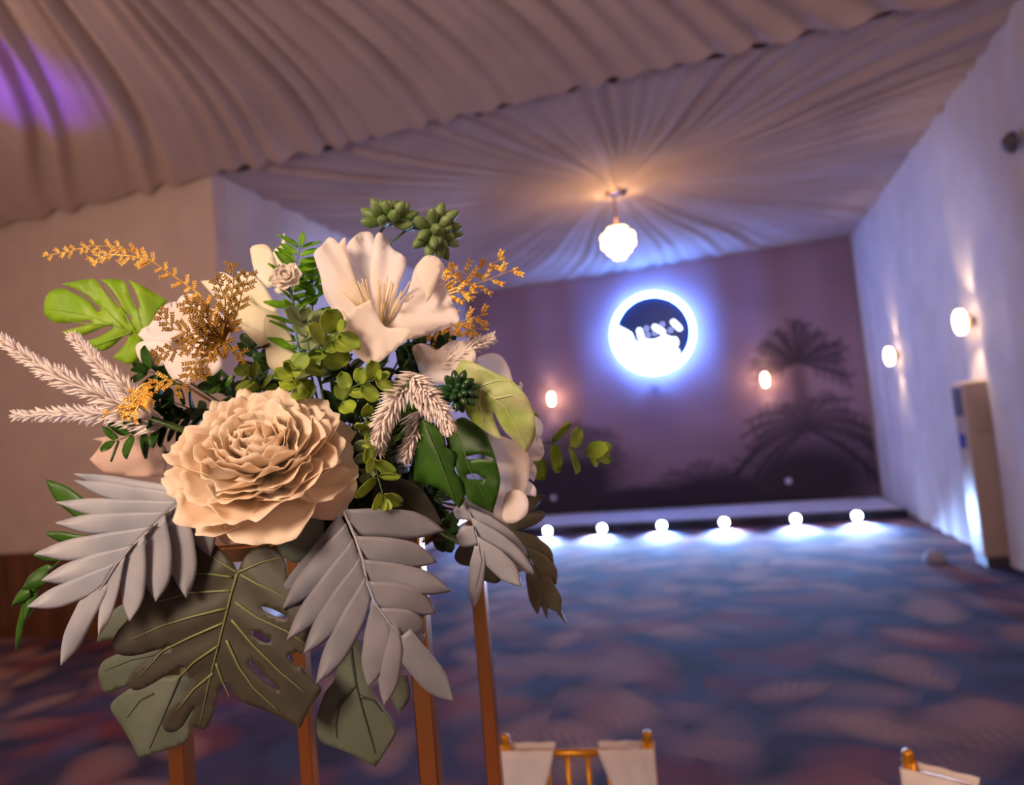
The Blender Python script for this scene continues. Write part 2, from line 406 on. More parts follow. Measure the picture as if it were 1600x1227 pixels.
# ------------------------------------------------------------------ glowing round sign
def sign():
    c = onplane(1019.5, 521, 1, D-.22); R = 0.98*(70/83.0)
    ex = onplane(1088, 521, 1, D-.22); R = (ex-c).length
    S = R/69.0     # metres per photo pixel on the sign
    t = thing('light_sign', 'round sign with a glowing white ring and navy face on the backdrop', 'sign', c)
    n = 64
    def ring(name, r1, r2, y0, y1, m):
        b = MB(); V = []; F = []
        for j in range(n):
            a = 2*math.pi*j/n
            for (r, y) in ((r1, y0), (r2, y0), (r2, y1), (r1, y1)): V.append((c.x+r*math.cos(a), c.y+y, c.z+r*math.sin(a)))
        for j in range(n):
            k = (j+1) % n
            for q in range(4): F.append((j*4+q, j*4+(q+1) % 4, k*4+(q+1) % 4, k*4+q))
        return mesh(name, V, F, m, t, smooth=False)
    ring('light_ring', R*.885, R*.972, -.03, .04, M_ring)
    MB().lathe(c, [(R*.89, .0), (R*.89, .03)], 64, (0, 1, 0)).build('face', M_disc, t, smooth=False)
    ring('mount_frame', R*.35, R*.5, .03, .16, M_black)
    # lit shapes on the face, traced in sign-plane pixels from the centre
    def spx(zx, zy): return ((zx/6.133+900)-1019.5)*S, (521-(zy/6.133+420))*S
    # large lit patch
    pts = [(330, 560), (395, 500), (430, 525), (480, 560), (518, 590), (522, 650), (545, 690), (600, 700), (650, 670), (700, 690), (760, 690), (820, 670), (875, 660), (905, 690),
           (960, 690), (975, 740), (940, 790), (975, 820), (970, 855), (930, 905), (860, 960), (780, 985), (720, 990), (620, 975), (520, 925), (440, 850), (390, 760), (370, 660)]
    q = []
    for p in pts:
        a, b_ = spx(*p); l = math.hypot(a, b_); k = min(1, R*.88/l); k = k if l > R*.8 else .97; q.append((a*k, b_*k-.018*R))
    V = [(c.x+a, c.y-.012, c.z+b_) for a, b_ in q]+[(c.x+a, c.y+.0, c.z+b_) for a, b_ in q]; k = len(q)
    mesh('lit_patch', V, [tuple(range(k))]+[(j, (j+1) % k, k+(j+1) % k, k+j) for j in range(k)], M_bulb, t, smooth=False)
    def capsule(a, b_, r, m, nm):
        (ax, az), (bx, bz) = spx(*a), spx(*b_); r = r/6.133*S; V = []; th = math.atan2(bz-az, bx-ax)
        for j in range(9): q = th+math.pi/2+math.pi*j/8; V.append((ax+r*math.cos(q), az+r*math.sin(q)))
        for j in range(9): q = th-math.pi/2+math.pi*j/8; V.append((bx+r*math.cos(q), bz+r*math.sin(q)))
        k = len(V); W = [(c.x+x, c.y-.03, c.z+z) for x, z in V]+[(c.x+x, c.y, c.z+z) for x, z in V]
        mesh(nm, W, [tuple(range(k))]+[(j, (j+1) % k, k+(j+1) % k, k+j) for j in range(k)], m, t, smooth=False)
    capsule((608, 575), (620, 660), 15, M_bulb, 'lit_stroke'); capsule((762, 560), (835, 620), 15, M_bulb, 'lit_stroke'); capsule((945, 535), (1000, 605), 15, M_bulb, 'lit_stroke')
    for p in ((545, 655), (680, 565), (685, 630), (757, 620), (838, 545), (912, 612), (950, 815)): capsule(p, (p[0]+1, p[1]), 10, M_bulb_dim, 'lit_dot')
    # small bracket under the ring, no lamp; translucent to look lit by it
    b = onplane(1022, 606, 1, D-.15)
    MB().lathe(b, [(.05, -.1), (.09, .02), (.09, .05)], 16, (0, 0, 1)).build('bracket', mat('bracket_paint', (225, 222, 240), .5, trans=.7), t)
sign()

# wall lamps ---------------------------------------------------------------
def sconce(px, py, axis, val, nrm, label, power, spread):
    c = onplane(px, py, axis, val); n = Vector(nrm)
    t = thing('wall_lamp', label, 'wall lamp', c - n*0.02)
    b = MB(); b.lathe(c-n*.02, [(.07, 0), (.07, .025)], 20, nrm); b.build('back_plate', M_brass, t)
    b = MB(); b.tube([c, c+n*.05], .015, 8); b.build('arm', M_brass, t)
    b = MB(); b.lathe(c+n*.07+Vector((0, 0, -.12)), [(.03, 0), (.055, .05), (.062, .12), (.055, .19), (.03, .24)], 20)
    b.build('shade', M_warm, t)
    for s in (-1, 1):
        lamp('wall_lamp_light', 'SPOT', c+n*.10+Vector((0, 0, .12*s)), (1, .70, .42), power, .05, c-n*.06+Vector((0, 0, .7*s)), spread, .9)
for px, py, l in ((1398, 556, 'small wall lamp washing the white drape, beside the backdrop'), (1513, 502, 'wall lamp glowing on the white drape above the air conditioner')):
    sconce(px, py, 0, XR-.035, (-1, 0, 0), l, 26, 75)
for px, py, l in ((863, 624, 'small warm wall lamp on the backdrop near the eucalyptus tip'), (1195, 594, 'warm wall lamp on the backdrop beside the printed tall palm')):
    sconce(px, py, 1, D-.06, (0, -1, 0), l, 8, 80)
lamp('wall_lamp_light', 'POINT', onplane(1195, 590, 1, D-.3), (1, .62, .4), 5, .05)
lamp('wall_lamp_light', 'POINT', onplane(863, 622, 1, D-.3), (1, .62, .4), 4, .05)

# small pale round plates on the backdrop foot
for px, py, lb in ((1232, 752, 'small pale round plate on the backdrop below the tall printed palm'), (865, 778, 'small pale round plate on the backdrop near the ruffled bloom')):
    c = onplane(px, py, 1, D-.05); b = MB(); b.lathe(c, [(.055, 0), (.05, .02), (.02, .025)], 16, (0, -1, 0))
    tag(b.build('round_plate', mat('pale_plastic', (220, 205, 225), .4)), lb, 'plate', 'pale plates on the backdrop')
c = onplane(1583, 222, 0, XR-.02); b = MB(); b.lathe(c, [(.09, 0), (.085, .03), (.05, .07), (.01, .085)], 20, (-1, 0, 0))
tag(b.build('dome_sensor', mat('grey_plastic', (90, 84, 96), .4)), 'small dark dome sensor high on the draped wall', 'sensor')

# chandelier ---------------------------------------------------------------
def chandelier():
    cc = P(966, 378, (Vector((CX, CY, 3.9))-CAM).dot(FWD)); top = ZC+.0
    t = thing('chandelier', 'small glowing crystal chandelier hanging from the pleated stage ceiling', 'chandelier', (cc.x, cc.y, top))
    z = cc.z
    MB().lathe((cc.x, cc.y, top-.03), [(.09, 0), (.11, .03), (.11, .06)], 20).build('ceiling_rose', M_brass, t)
    MB().tube([(cc.x, cc.y, top-.02), (cc.x, cc.y, z+.17)], .012, 8).build('rod', M_brass, t)
    for k, (r, h, n) in enumerate(((.11, .15, 12), (.19, .07, 18), (.19, -.02, 18), (.13, -.10, 12), (.06, -.17, 6))):
        V = []; mb = MB(); mb.tube([(cc.x+r*math.cos(2*math.pi*j/20), cc.y+r*math.sin(2*math.pi*j/20), z+h+.03) for j in range(21)], .006, 6)
        mb.build('tier_ring', M_brass, t)
        for j in range(n):
            a = 2*math.pi*(j+.5*k)/n
            MB().ball((cc.x+r*math.cos(a), cc.y+r*math.sin(a), z+h-.01), .026, 6, 4, stretch=1.5).build('crystal', M_crystal, t, smooth=False)
    MB().ball((cc.x, cc.y, z), .09, 12, 8).build('bulb', M_crystal, t)
    lamp('chandelier_light', 'POINT', (cc.x, cc.y, z+.24), (1, .66, .36), 20, .15)
chandelier()

# white step added behind the trunking to show as a blue-lit strip
stp = thing('added_step', 'low white step added along the foot of the backdrop to catch the light', 'platform', ((XL+XR)/2, 12.1, 0))
xw = (XR-XL-.16)/5
for k in range(5):
    o = MB().box((XL+.08+k*xw+.004, YL+.42, 0), (XL+.08+(k+1)*xw-.004, D-.10, .12)).build('deck', mat('white_deck', (214, 210, 212), .7, rgb2=(200, 196, 200), nscale=4), stp, smooth=False)
# footlights ---------------------------------------------------------------
kb = MB(); kb.box((XL+.1, YL+.12, 0), (XR-.06, YL+.27, .13))
tag(kb.build('cable_trunking', M_black, smooth=False), 'long low black trunking on the carpet behind the row of footlights', 'trunking')
fx = [onplane(px, py, 1, YL) for px, py in ((857, 834), (942, 830), (1035, 826), (1132, 820), (1243, 812), (1338, 806))]
xs = [q.x for q in fx]; zs = sum(q.z for q in fx)/6
xs = [xs[0]-2*1.0, xs[0]-1.0]+xs
ftl = ['footlight beside the leafy edge of the flowers', 'glowing footlight second from the bouquet', 'glowing footlight below the illuminated ring sign', 'glowing footlight between the ring sign and the tall printed palm',
       'glowing footlight in front of the tall printed palm', 'glowing footlight nearest the draped wall corner']
for i, x in enumerate(xs):
    z = max(zs, .10)
    t = thing('footlight', (['footlight in the dark corner behind the bouquet, furthest from the air conditioner', 'footlight right behind the flowers, just before the leafy edge'][i] if i < 2 else ftl[i-2]), 'stage light', (x, YL, 0), 'row of footlights before the backdrop')
    MB().lathe((x, YL-.045, z), [(.075, 0), (.075, .02), (.07, .10), (.045, .13)], 18, (0, 1, 0)).build('housing', M_black, t)
    MB().lathe((x, YL-.046, z), [(.05, -.02), (.06, 0)], 18, (0, 1, 0)).build('lens', M_glow, t)
    b = MB(); b.box((x-.09, YL-.02, 0), (x+.09, YL+.05, .015)); b.box((x-.09, YL, 0), (x-.078, YL+.03, z)); b.box((x+.078, YL, 0), (x+.09, YL+.03, z)); b.build('bracket', M_black, t, smooth=False)
    lamp('footlight_light', 'SPOT', (x, YL-.09, z+.02), (.30, .50, 1.0), 850, .05, (x, YL-3, z-1.7), 110, 1.0)

# air conditioner ----------------------------------------------------------
def aircon():
    a = onplane(1541, 888, 2, 0.0); d = (a-CAM).dot(FWD)
    W, DP = .56, .34; cx, y0 = a.x+W/2+.02, a.y; top = P(1497, 597, d).z
    top = min(2.25, top); x0, x1 = a.x, a.x+W
    Mb = mat('cream_plastic', (176, 150, 128), .45); Md = mat('grey_grille', (70, 66, 72), .5)
    t = thing('air_conditioner', 'tall cream floor-standing air conditioner against the draped wall', 'air conditioner', (cx, y0, 0))
    b = MB(); b.box((x0, y0, .09), (x1, y0+DP, top)); o = b.build('body', Mb, t, smooth=False)
    md = o.modifiers.new('bevel', 'BEVEL'); md.width = .03; md.segments = 3
    MB().box((x0+.02, y0+.02, 0), (x1-.02, y0+DP-.02, .09)).build('plinth', Md, t, smooth=False)
    MB().box((x0+.05, y0-.015, .28), (x1-.05, y0, 1.1)).build('front_panel', Mb, t, smooth=False)
    o = MB().box((x0+.06, y0-.012, top-.5), (x1-.06, y0+.0, top-.15)).build('outlet', Mb, t, smooth=False)
    for k in range(6): MB().box((x0+.08, y0-.022, top-.46+k*.05), (x1-.08, y0-.012, top-.44+k*.05)).build('vane', Mb, o, smooth=False)
    MB().box((x0-.012, y0+.06, top-.34), (x0, y0+DP-.06, top-.06)).build('side_grille', Md, t, smooth=False)
    MB().box((x0-.010, y0+.10, top-.66), (x0, y0+DP-.10, top-.52)).build('display', mat('blue_display', (40, 70, 160), .3), t, smooth=False)
    # bunched bottom of the wall drape on the floor beside it
    c = onplane(1462, 880, 2, 0); b = MB(); b.lathe(c, [(.10, 0), (.11, .04), (.08, .10), (.03, .14)], 16)
    tag(b.build('drape_foot', mat('grey_cloth', (150, 142, 152), .9)), 'bunched foot of the white wall drape on the carpet beside the air conditioner', 'cloth')
aircon()

# ------------------------------------------------------------------ table and stand
# square stand fitted to the four leg feet seen in the photo
SX = P(488, 1000, 0.90); SCX, SCY = SX.x, SX.y
def spd(c, side, ang):
    v = Vector((-side/2, -side/2, 0)); v.rotate(Quaternion((0, 0, 1), ang)); return min(0, (Vector((c.x, c.y, CAMH))+v-CAM).dot(FWD)-.79)
def fit_stand():
    obs = {(-1, -1): (288, 1180), (1, -1): (668, 1180), (-1, 1): (484, 1180), (1, 1): (772, 1120)}
    best = None
    for side in (.30, .32, .34):
        for d in np.arange(.84, 1.20, .02):
            for px in range(480, 620, 6):
                c = P(px, 1000, d)
                for ang in np.radians(np.arange(-10, 45, 2.5)):
                    e = 0
                    for (i, j), (ox, oy) in obs.items():
                        v = Vector((i*side/2, j*side/2, 0)); v.rotate(Quaternion((0, 0, 1), ang)); q = Vector((c.x, c.y, 0))+v
                        # project a point of that leg at image row oy
                        lo, hi = .2, 1.6
                        for _ in range(18):
                            m_ = (lo+hi)/2; r = Vector((q.x, q.y, m_))-CAM; z = r.dot(FWD); yy = CH/2-FPX*r.dot(UP)/z
                            if yy > oy: lo = m_
                            else: hi = m_
                        e += (CW/2+FPX*r.dot(RIGHT)/z-ox)**2
                    e += (abs(spd(c, side, ang))*1500)**2
                    if best is None or e < best[0]: best = (e, c.x, c.y, ang, side)
    return best
E_, SCX, SCY, SANG, SIDE = (0, -0.442, 0.838, math.radians(20), 0.25)
FIT = fit_stand(); E_, SCX, SCY, SANG, SIDE = FIT
print('STAND FIT', FIT)
TZ = 0.75
STOP = P(372, 850, .82).z
def spt(i, j, z, k=1.0):
    v = Vector((i*SIDE/2*k, j*SIDE/2*k, 0)); v.rotate(Quaternion((0, 0, 1), SANG)); return Vector((SCX+v.x, SCY+v.y, z))
st = thing('flower_stand', 'tall square copper-gold metal flower stand holding the bouquet', 'stand', (SCX, SCY, TZ))
CNR = [(-1, -1), (1, -1), (1, 1), (-1, 1)]
for i, j in CNR: MB().sq_tube(spt(i, j, TZ+.002), spt(i, j, STOP), .0108, SANG).build('leg', M_gold, st, smooth=False)
for k in range(4):
    for z, nm in ((STOP-.008, 'top_bar'), (TZ+.012, 'base_bar')):
        a, b_ = CNR[k], CNR[(k+1) % 4]; MB().sq_tube(spt(*a, z), spt(*b_, z), .0085).build(nm, M_gold, st, smooth=False)
MB().add([spt(i, j, STOP-.002) for i, j in CNR]+[spt(i, j, STOP+.003) for i, j in CNR], [(3, 2, 1, 0), (4, 5, 6, 7), (0, 1, 5, 4), (1, 2, 6, 5), (2, 3, 7, 6), (3, 0, 4, 7)]).build('top_plate', M_gold, st, smooth=False)

tb = thing('banquet_table', 'round banquet table under the copper-gold flower stand', 'table', (SCX, SCY, 0))
TR = .40
MB().lathe((SCX, SCY, TZ-.04), [(TR, 0), (TR, .03)], 64).build('tabletop', mat('table_ply', (150, 116, 80), .6), tb, smooth=False)
for k in range(4):
    a = math.pi/4+k*math.pi/2; MB().tube([(SCX+.27*math.cos(a), SCY+.27*math.sin(a), 0), (SCX+.27*math.cos(a), SCY+.27*math.sin(a), TZ-.04)], .018, 10).build('leg', M_black, tb)
V = []; n = 160; prof = [0, .3, .6, .95, 1.0]
wv = wavesum(21, 4, 9, 16)
for j in range(n):
    a = 2*math.pi*j/n
    for k in prof: V.append((SCX+TR*k*math.cos(a), SCY+TR*k*math.sin(a), TZ-.004))
    for k in range(1, 8):
        h = k/7; rr = TR+.012+h*.03*(1+.8*wv(a)); V.append((SCX+rr*math.cos(a), SCY+rr*math.sin(a), TZ-.004-h*.70))
tag(mesh('tablecloth', V, grid_faces(12, 12) if False else [(j*12+i, j*12+i+1, ((j+1) % n)*12+i+1, ((j+1) % n)*12+i) for j in range(n) for i in range(11)], M_cloth, solid=.002),
    'white floor-length cloth draped over the round banquet table', 'tablecloth')

# ------------------------------------------------------------------ chairs
def chair(A, B, label):
    """A, B: world tops of the two back posts, left and right as seen"""
    A, B = Vector(A), Vector(B); ex = (B-A); ex.z = 0; Wd = ex.length; ex.normalize(); ey = Vector((-ex.y, ex.x, 0)); mid = (A+B)/2; H = A.z
    if Wd > .42 or Wd < .36:
        Wd = min(max(Wd, .36), .42); A = mid-ex*Wd/2; B = mid+ex*Wd/2
    A.z = B.z = H
    o = Vector((mid.x, mid.y, 0)); t = thing('banquet_chair', label, 'chair', o)
    def L(x, y, z): return o+ex*x+ey*y+Vector((0, 0, z))   # y away from the table = back; seat towards -y
    h = Wd/2
    for s in (-1, 1):
        pb = MB().tube([L(s*h, .05, 0), L(s*h, .01, .45), L(s*h, 0, H-.02)], .014, 10).build('back_post', M_goldp, t)
        MB().lathe(L(s*h, 0, H-.025), [(.011, 0), (.015, .008), (.010, .014), (.013, .020), (.009, .028), (.003, .031)], 12).build('finial', M_goldp, pb)
        MB().tube([L(s*h*.98, -.38, 0), L(s*h*.98, -.37, .44)], .014, 10).build('front_leg', M_goldp, t)
    for z, nm in ((H-.045, 'top_rail'), (.60, 'back_rail')):
        MB().tube([L(-h, 0, z), L(h, 0, z)], .0105, 10).build(nm, M_goldp, t)
    for k in range(6):
        x = -h+2*h*(k+1)/7; MB().tube([L(x, 0, .60), L(x, 0, H-.045)], .0075, 8).build('spindle', M_goldp, t)
    for z in (.18, .30):
        for s in (-1, 1): MB().tube([L(s*h, .03, z), L(s*h, -.375, z)], .009, 8).build('stretcher', M_goldp, t)
        MB().tube([L(-h, -.375, z), L(h, -.375, z)], .009, 8).build('stretcher', M_goldp, t)
    b = MB(); pts = []
    for (x, y) in ((-h-.01, .02), (h+.01, .02), (h+.02, -.40), (-h-.02, -.40)): pts.append((x, y))
    b.add([L(x, y, .44) for x, y in pts]+[L(x, y, .475) for x, y in pts], [(3, 2, 1, 0), (4, 5, 6, 7), (0, 1, 5, 4), (1, 2, 6, 5), (2, 3, 7, 6), (3, 0, 4, 7)])
    s_ = b.build('seat', M_cloth, t, smooth=False); md = s_.modifiers.new('bevel', 'BEVEL'); md.width = .012; md.segments = 2
    # white cloth drapes tied open like curtains on both sides of the back
    for s in (-1, 1):
        for yy in (-.022, .022):
            V = []; nu, nz_ = 15, 14
            for i in range(nu):
                u = i/(nu-1)
                for k in range(nz_):
                    q = k/(nz_-1); z = H-.028-q*.36
                    inner = .30*h+(.62*h)*min(1, q*1.15)**1.1   # opens outwards going down
                    x = s*((h+.012)*(1-u)+inner*u)
                    V.append(L(x, yy*(1+.25*math.sin(u*16+q*2)*(.4+q)) , z))
            mesh('cloth_drape', V, grid_faces(nu, nz_), M_cloth, t, solid=.002)
        b = MB(); b.tube([L(s*(h+.012), -.024, H-.028), L(s*(h+.012), .024, H-.028)], .003, 6)
    return t
CHZ = .92
chair(onplane(797, 1150, 2, CHZ), onplane(1003, 1146, 2, CHZ), 'gold spindle-back chair with white cloth drapes, nearest the stand leg')
a = onplane(1463, 1186, 2, CHZ); b_ = onplane(1700, 1245, 2, CHZ)
chair(a, b_, 'gold spindle-back chair with white cloth drapes, turned askew on the open carpet')
print('CHAIR W', (onplane(797, 1150, 2, CHZ)-onplane(1003, 1146, 2, CHZ)).length, (a-b_).length, onplane(797, 1150, 2, CHZ))

# ================================================================== the flower arrangement
M_petal = mat('cream_petal', (255, 242, 224), 0.7, trans=0.42, rgb2=(254, 234, 208), nscale=25, spec=.25)
M_white = mat('white_petal', (255, 246, 238), 0.7, trans=0.42, rgb2=(250, 238, 226), nscale=18, spec=.25)
M_lily = mat('lily_petal', (255, 248, 230), 0.7, trans=0.34, rgb2=(248, 238, 206), nscale=14, spec=.25)
M_stamen = mat('stamen', (255, 240, 206), 0.7, trans=.45)
M_bright = mat('bright_leaf', (160, 198, 40), 0.5, trans=0.35, rgb2=(136, 182, 34), nscale=22)
M_varie = mat('variegated_leaf', (150, 180, 62), 0.5, trans=0.25, rgb2=(214, 214, 166), nscale=20)
M_deep = mat('deep_green_leaf', (66, 112, 26), 0.45, trans=0.22, rgb2=(44, 84, 18), nscale=25)
M_olive = mat('olive_leaf', (68, 65, 52), 0.55, trans=0.12, rgb2=(58, 56, 44), nscale=30)
M_sage = mat('sage_leaf', (104, 112, 98), 0.55, trans=0.22, rgb2=(90, 101, 82), nscale=22)
M_grey = mat('silver_leaf', (172, 172, 178), 0.5, trans=0.12, rgb2=(148, 153, 164), nscale=18)
M_grey2 = mat('dove_grey_leaf', (136, 134, 141), 0.5, trans=0.12, rgb2=(114, 116, 126), nscale=18)
M_greyrib = mat('silver_midrib', (150, 150, 156), 0.5)
M_dusk = mat('dusky_leaf', (120, 106, 90), 0.5, trans=.15, rgb2=(96, 96, 72), nscale=20)
M_vein = mat('pale_vein', (112, 120, 72), 0.5)
M_vein_d = mat('dark_vein', (52, 60, 48), 0.5)
M_euca = mat('lime_eucalyptus_leaf', (172, 194, 62), 0.5, trans=0.3, rgb2=(134, 164, 64), nscale=35)
M_eucag = mat('grey_eucalyptus_leaf', (140, 158, 112), 0.55, trans=0.25, rgb2=(116, 140, 92), nscale=35)
M_box = mat('boxwood_leaf', (140, 196, 44), 0.45, trans=0.35, rgb2=(104, 168, 32), nscale=35)
M_dark = mat('dark_sprig_leaf', (46, 80, 30), 0.5, trans=0.2, rgb2=(34, 62, 24), nscale=35)
M_succ = mat('grey_succulent', (118, 140, 88), 0.5, rgb2=(92, 120, 58), nscale=40)
M_succ2 = mat('dark_succulent', (34, 78, 34), 0.35, rgb2=(26, 60, 28), nscale=40)
M_stem = mat('green_stem', (84, 110, 56), 0.6)
M_brown = mat('brown_stem', (92, 66, 38), 0.6)
M_heath = mat('flocked_white', (255, 244, 238), 0.9, trans=.25)
M_fgold = mat('gold_fern', (255, 212, 110), 0.32, metal=.5, rgb2=(226, 170, 70), nscale=60)
M_fbrown = mat('bronze_fern', (178, 136, 46), 0.45, metal=.3, rgb2=(138, 100, 32), nscale=60)
M_foam = mat('moss_foam', (50, 62, 34), 0.95, rgb2=(34, 44, 24), nscale=60, bump=.6)

FC = Vector((SCX, SCY, STOP+.06))           # heart of the arrangement
fo = MB(); fo.lathe((SCX, SCY, STOP+.004), [(.08, 0), (.10, .03), (.098, .06), (.085, .095), (.055, .12), (.015, .132)], 28)
tag(fo.build('floral_foam', M_foam), 'green moss-covered foam block on the stand that holds the stems', 'foam')
KPX = 1/FPX
def foamp(p, r=.07):
    v = (Vector(p)-FC); v.normalize(); return FC + v*r
def stem_to_foam(t, p, rad=.0022, m=None, name='stem', sag=.0):
    p = Vector(p); q = foamp(p, .05); mid = (p+q)/2 + Vector((0, 0, -sag))
    MB().tube([q, q.lerp(mid, .6), mid, mid.lerp(p, .5), p], rad, 6).build(name, m or M_stem, t)
def bthing(name, label, cat, anchor, group=None):
    return thing(name, label, cat, foamp(anchor, .09), group)

# ---- traced sheets (petals and broad leaves) with real curvature
def resample(pts, step):
    n = len(pts); Q = [Vector(p) for p in pts]; out = []
    cor = []
    for i in range(n):
        a = Q[i]-Q[i-1]; b = Q[(i+1) % n]-Q[i]
        cor.append(a.length < 1e-6 or b.length < 1e-6 or a.angle(b, 0) > math.radians(80))
    for i in range(n):
        p, q = Q[i], Q[(i+1) % n]; L = (q-p).length
        t0 = (q-p) if cor[i] else (q-Q[i-1])*.5
        t1 = (q-p) if cor[(i+1) % n] else (Q[(i+2) % n]-p)*.5
        if t0.length > L: t0 *= L/t0.length
        if t1.length > L: t1 *= L/t1.length
        k = max(1, int(L/step+.5))
        for j in range(k):
            s = j/k; h = 2*s**3-3*s*s+1
            out.append(p*h + t0*(s**3-2*s*s+s) + q*(1-h) + t1*(s**3-s*s))
    return out
def inside(p, poly):
    x, y = p[0], p[1]; c = False; n = len(poly); j = n-1
    for i in range(n):
        xi, yi = poly[i][0], poly[i][1]; xj, yj = poly[j][0], poly[j][1]
        if (yi > y) != (yj > y) and x < (xj-xi)*(y-yi)/(yj-yi)+xi: c = not c
        j = i
    return c
def depthfn(d0, axis, grad=(0, 0), fold=0, cup=0, bow=0, rip=(0, 0), fan=(0, 0), tip=0, frill=(0, 0)):
    a = Vector(axis[0]); b = Vector(axis[1]); L = (b-a).length; e = (b-a)/L; nrm = Vector((-e.y, e.x)); k = d0*KPX
    def f(x, y):
        v = Vector((x, y))-a; t = v.dot(e)/L; p = v.dot(nrm); z = grad[0]*v.x+grad[1]*v.y
        z += fold*abs(p) + cup*p*p/100 + bow*4*(t-.5)**2 + tip*max(0, t)**2
        if rip[0]: z += rip[0]*math.sin(rip[1]*(t*L-abs(p)*.7)*.1)*min(1, abs(p)/15)
        if fan[0]: z += fan[0]*math.sin(fan[1]*math.atan2(p, max(5, v.dot(e)))+.7)*min(1.3, v.length/L)
        if frill[0]:
            q = min(1.3, v.length/L); an = math.atan2(p, max(5, v.dot(e))); z += frill[0]*q**4*(math.sin(frill[1]*an)+.6*math.sin(frill[1]*1.9*an+1))
        return d0+k*z
    return f
def sheet(name, pts, m, parent, df, holes=(), step=8, solid=.0005, label=None):
    o = resample(pts, step*.6); H = [resample(h, step*.6) for h in holes]
    V = [Vector((p.x, p.y)) for p in o]; E = [(i, (i+1) % len(o)) for i in range(len(o))]
    for h in H:
        b = len(V); V += [Vector((p.x, p.y)) for p in h]; E += [(b+i, b+(i+1) % len(h)) for i in range(len(h))]
    x0 = min(p.x for p in o); x1 = max(p.x for p in o); y0 = min(p.y for p in o); y1 = max(p.y for p in o)
    bnd = np.array([(p.x, p.y) for p in V]); r = 0; y = y0+step*.4
    while y < y1:
        x = x0+(step*.5 if r % 2 else 0)
        while x < x1:
            if np.min((bnd[:, 0]-x)**2+(bnd[:, 1]-y)**2) > (step*.45)**2 and inside((x, y), o) and not any(inside((x, y), h) for h in H): V.append(Vector((x, y)))
            x += step
        y += step*.87; r += 1
    vo, ed, fa, *_ = delaunay_2d_cdt(V, E, [], 0, 1e-4)
    F = []
    for f in fa:
        c = sum((vo[i] for i in f), Vector((0, 0)))/len(f)
        if inside(c, o) and not any(inside(c, h) for h in H): F.append(tuple(f))
    W = [P(p.x, p.y, df(p.x, p.y)) for p in vo]
    ob = mesh(name, W, F, m, parent, solid=solid, label=label)
    return ob
def Z(x0, y0, s, pts): return [(x0+a/s, y0+b/s) for a, b in pts]
def veins(parent, df, lines, m, rad=1.0, name='vein', off=1.2):
    for ln in lines:
        o = []
        for (a, b) in zip(ln[:-1], ln[1:]):
            for k in range(5): o.append((a[0]+(b[0]-a[0])*k/5, a[1]+(b[1]-a[1])*k/5))
        o.append(ln[-1]); n = len(o)
        pts = [P(x, y, df(x, y)-off*df(x, y)*KPX) for x, y in o]
        MB().tube(pts, [rad*.7*KPX*(1-.75*i/(n-1)) for i in range(n)], 5).build(name, m, parent)

# ---- lobed leaves (long finger lobes from a midrib)
def lobed(name_t, label, rib, lobes, m, mrib, group=None, z=None, ribw=2.6, trough=4.0, cat='leaf', solid=.0006):
    cv = (lambda p: (z[0]+p[0]/z[2], z[1]+p[1]/z[2])) if z else (lambda p: p)
    rb = [(*cv(p), p[2]) for p in rib]
    t = bthing(name_t, label, cat, P(*rb[0]), group)
    def ribd(x, y):     # depth of the nearest midrib point
        best = None
        for a, b in zip(rb[:-1], rb[1:]):
            v = Vector((b[0]-a[0], b[1]-a[1])); q = max(0, min(1, (Vector((x-a[0], y-a[1]))).dot(v)/v.length_squared))
            dd = (Vector((x-a[0], y-a[1]))-v*q).length
            if best is None or dd < best[0]: best = (dd, a[2]+(b[2]-a[2])*q)
        return best[1]
    V = []; F = []; NS, NC = 14, 7
    for lb in lobes:
        r0_, r1_, tip, wd, bend, dt = lb[:6]
        a, b, tp = Vector(cv(r0_)), Vector(cv(r1_)), Vector(cv(tip)); sc = (1/z[2]) if z else 1
        wd = wd*sc*1.32; base = (a+b)/2; ch = (b-a)/2; ax = tp-base; nrm = Vector((-ax.y, ax.x)).normalized()
        if nrm.dot(ch) < 0: nrm = -nrm
        ctl = base+ax*.5+nrm*bend*sc; d0 = ribd(base.x, base.y); n0 = len(V)
        for i in range(NS+1):
            s = i/NS; c = base*(1-s)**2+ctl*2*s*(1-s)+tp*s*s
            tg = ((ctl-base)*(1-s)+(tp-ctl)*s).normalized(); pn = Vector((-tg.y, tg.x))
            if pn.dot(ch) < 0: pn = -pn
            q = min(1, s/.35); q = q*q*(3-2*q)
            if s < .6: hw = wd
            else: hw = wd*max(0.02, 1-((s-.6)/.4)**1.8)
            cr = ch*(1-q)+pn*hw*q
            for k in range(NC):
                v = -1+2*k/(NC-1); p = c+cr*v
                k1 = d0*KPX
                dep = d0+(dt*s*s)*1.0 + k1*trough*(v*v-.35)*min(1, s*1.6)**1.5 + k1*3.0*s*math.sin(s*5+v*1.3+bend)
                V.append(P(p.x, p.y, dep))
        for i in range(NS):
            for k in range(NC-1): F.append((n0+i*NC+k, n0+i*NC+k+1, n0+(i+1)*NC+k+1, n0+(i+1)*NC+k))
    mesh('blade', V, F, m, t, solid=solid)
    n = len(rb); fine = []
    for a, b in zip(rb[:-1], rb[1:]):
        for k in range(4): fine.append(tuple(a[i]+(b[i]-a[i])*k/4 for i in range(3)))
    fine.append(rb[-1]); n = len(fine)
    MB().tube([P(x, y, d-1.0*d*KPX) for x, y, d in fine], [ribw*.65*KPX*(1-.8*i/(n-1)) for i in range(n)], 6).build('midrib', mrib, t)
    stem_to_foam(t, P(*rb[0]), .002, mrib)
    return t

